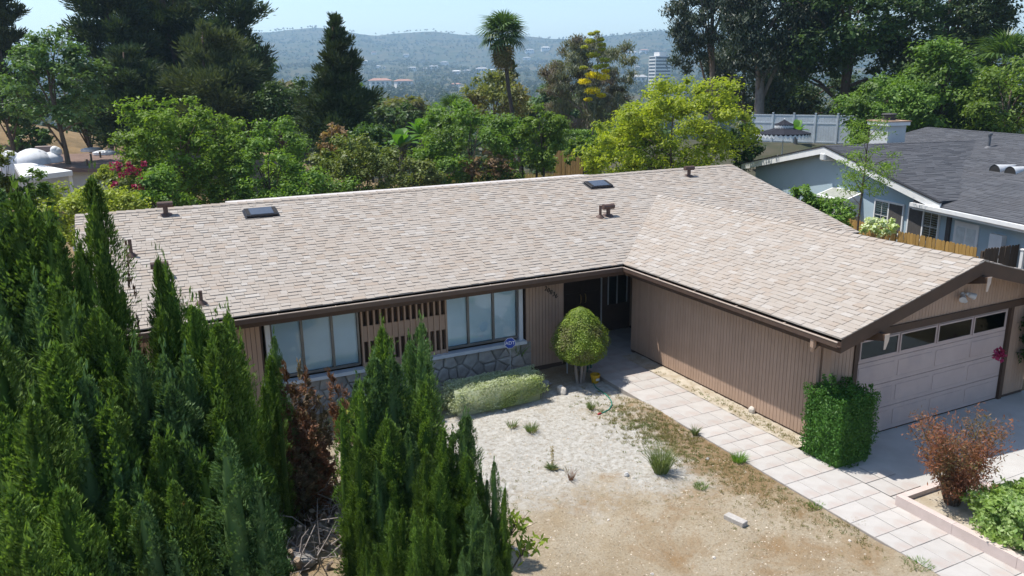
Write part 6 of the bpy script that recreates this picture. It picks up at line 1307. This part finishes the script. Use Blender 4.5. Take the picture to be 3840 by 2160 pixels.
# the wooded valley floor and hills, a mass of trees
g = np.random.default_rng(300); parts = []
def woods(n, d0, d1, q, size, rlo, rhi, pw=1.0):
    d = (g.uniform(d0**pw, d1**pw, n))**(1/pw); a = g.uniform(-.70, .70, n)+YAW; x = CAM[0]+np.sin(a)*d; y = CAM[1]+np.cos(a)*d; z = ground(x, y); R = g.uniform(rlo, rhi, n); keep = (np.sin(x*.013+1)*np.cos(y*.011)+g.uniform(-1.4, .8, n)) < .75
    x, y, z, R = x[keep], y[keep], z[keep], R[keep]; n = len(x); e = rdir(g, n*q); e[:, 2] = np.abs(e[:, 2])*1.15-.15; c = np.repeat(np.stack([x, y, z+R*.75], 1), q, 0); rr_ = np.repeat(R, q)[:, None]*np.array([1, 1, 1.0])*np.repeat(g.uniform(.8, 1.5, (n, 1)), q, 0)**np.array([0, 0, 1])
    Pn = c+e*rr_*g.uniform(.7, 1.05, (n*q, 1)); return leaves(Pn, unit(e+rdir(g, n*q)*.5), size, .6, g)
parts = [woods(900, 150, 420, 100, .75, 3.2, 6.0), woods(1700, 420, 1000, 55, 1.35, 3.5, 6.5), woods(3600, 1000, 2100, 26, 2.0, 4, 7), woods(7000, 2100, 3650, 14, 2.4, 3, 5.5)]
V, Q = cat(parts); L_val = leafm('valley_leaf', (.026, .046, .018), (.062, .088, .032), (.085, .085, .045), trans=.2, pscale=.006)
tag(link('valley_woodland', arr_mesh('valley_woodland', V, Q), L_val), 'wooded valley floor and brush covered hills', 'woodland', kind='stuff')
# houses in the valley
c2 = lambda x, y: ((1280+x/2.0125)/S, (80+y/2.0125)/S)
M_vw = pm('valley_white', (.74, .72, .69), None, 1, .8); M_vr = pm('valley_red_roof', (.42, .22, .15), None, 1, .9); M_vg = pm('valley_grey_roof', (.40, .39, .38), None, 1, .9); M_vd = pm('valley_glass', (.05, .06, .07), None, 1, .3)
HS = [(280, 345, 30, 0, 'two small white valley houses, upper left one'), (322, 352, 20, 0, 'small white valley house beside the upper left one'), (490, 262, 44, 0, 'white house high on the left hillside'), (175, 308, 40, 0, 'pale house at the left foot of the hill'), (245, 242, 34, 1, 'pinkish house high at left'), (540, 368, 60, 0, 'long low white house left of the valley centre'), (630, 372, 52, 0, 'white house left of the grey pair'), (700, 357, 58, 0, 'wide white house above the dark trees'), (780, 322, 50, 0, 'low white house in the upper valley centre'), (870, 395, 60, 0, 'white building left of the brightest block'), (950, 388, 55, 2, 'grey roofed building beside the brightest block'), (1060, 385, 84, 0, 'brightest white block in the valley left of the palm'), (1150, 380, 50, 0, 'white house just left of the palm skirt'), (1215, 384, 70, 0, 'white house behind the palm trunk'), (1180, 352, 36, 0, 'small white house above the one by the palm'), (1290, 322, 44, 0, 'white house right of the palm skirt'), (1420, 232, 60, 0, 'pale houses on the slope right of the palm, upper'), (1400, 288, 50, 0, 'pale house on the slope right of the palm, lower'), (1540, 215, 60, 0, 'pale house above the grey eucalyptus'), (2190, 260, 80, 0, 'white row of houses left of the office tower'), (2235, 355, 40, 0, 'small white house left of the tower foot'), (2285, 235, 60, 1, 'pinkish houses above the office tower'), (295, 500, 150, 1, 'terracotta roofed house left of the valley'), (470, 492, 120, 1, 'terracotta roofed house right of the larger one'), (865, 498, 70, 1, 'small terracotta roof in the valley centre'), (915, 518, 50, 0, 'pale wall below the small terracotta roof'), (540, 650, 30, 0, 'white wall corner low in the valley trees'), (2230, 470, 140, 2, 'long dark grey roof below the office tower')]
for k, (x, y, wpx, rt, lb) in enumerate(HS):
    X0, d = drop(*c2(x, y+8), d0=200); wd = max(7, wpx/2.0125/F*d); h = max(3.2, wd*.26); base = X0[2]-3.0; lift = 4.5+h*.3
    o = empty('valley_house', (X0[0], X0[1], base), lb, 'house', rz=-YAW+r5.uniform(-.5, .5)); dp = wd*.6
    MB().box(-wd/2, wd/2, -dp/2, dp/2, 0, lift+h).build('wall', M_vw, o)
    z = lift+h; ov = .06*wd; mb = MB(); mb.add([(-wd/2-ov, -dp/2-ov, z), (wd/2+ov, -dp/2-ov, z), (wd/2+ov, dp/2+ov, z), (-wd/2-ov, dp/2+ov, z), (-wd*.3, 0, z+wd*.11), (wd*.3, 0, z+wd*.11)], [(0, 1, 5, 4), (1, 2, 5), (2, 3, 4, 5), (3, 0, 4), (3, 2, 1, 0)]); mb.build('roof', (M_vg if k % 3 else M_vw, M_vr, M_vg)[rt], o)
    for j in range(4): bx('window', M_vd, o, -wd*.42+j*wd*.22, -wd*.42+j*wd*.22+wd*.12, -dp/2-.05, -dp/2-.01, z-h*.65, z-h*.25)
# office tower
d = 950; pL, pM, pR = at(*c2(2318, 300), d), at(*c2(2372, 300), d), at(*c2(2490, 300), d+18); zt = float(at(*c2(2350, 262), d)[2]); zb = gz(pM[0], pM[1]); tw = empty('office_tower', (pM[0], pM[1], zb), 'white office tower with dark window bands beyond the lime tree', 'building')
a1 = np.array([pL[0]-pM[0], pL[1]-pM[1]]); a2 = np.array([pR[0]-pM[0], pR[1]-pM[1]]); a1 = a1+np.array([math.sin(YAW+.2), math.cos(YAW+.2)])*14
H = zt-zb; fp = [(0, 0), tuple(a2), tuple(a1+a2), tuple(a1)]; MB().prism(ccw(fp), 0, H).build('wall', M_vw, tw)
st = 3.7; nfl = int(H/st)
for k in range(nfl):
    z0 = H-(k+1)*st+.9
    for (vx, off) in ((a1, -1), (a2, 1)):
        L = np.linalg.norm(vx); u_ = vx/L; nrm = np.array([-u_[1], u_[0]]) if off > 0 else np.array([u_[1], -u_[0]])
        oth = a2 if off < 0 else a1
        if nrm@oth > 0: nrm = -nrm
        e0, e1 = u_*.8+nrm*.12, vx-u_*.8+nrm*.12; i0, i1 = u_*.8-nrm*.2, vx-u_*.8-nrm*.2
        MB().hexa([(*e0, z0), (*e1, z0), (*i1, z0), (*i0, z0), (*e0, z0+1.9), (*e1, z0+1.9), (*i1, z0+1.9), (*i0, z0+1.9)]).build('window_band', M_vd, tw)
cxy = (a1+a2)/2; bx('roof_plant', M_vw, tw, cxy[0]-5, cxy[0]+5, cxy[1]-5, cxy[1]+5, H, H+4.5)
# ------------------------------------------------------------------ haze
m = bpy.data.materials.new('haze'); m.use_nodes = True; nt = m.node_tree; nt.nodes.remove(nt.nodes['Principled BSDF'])
pv = nt.nodes.new('ShaderNodeVolumePrincipled'); pv.inputs['Color'].default_value = (.52, .76, 1.0, 1); pv.inputs['Density'].default_value = HAZE; pv.inputs['Anisotropy'].default_value = .25; nt.links.new(pv.outputs[0], nt.nodes['Material Output'].inputs['Volume'])
hz_ = MB().box(CAM[0]-7100, CAM[0]+7100, CAM[1]-7100, CAM[1]+7100, -320, 245).build('haze', m); tag(hz_, 'pale blue haze filling the valley air', 'haze', kind='stuff')
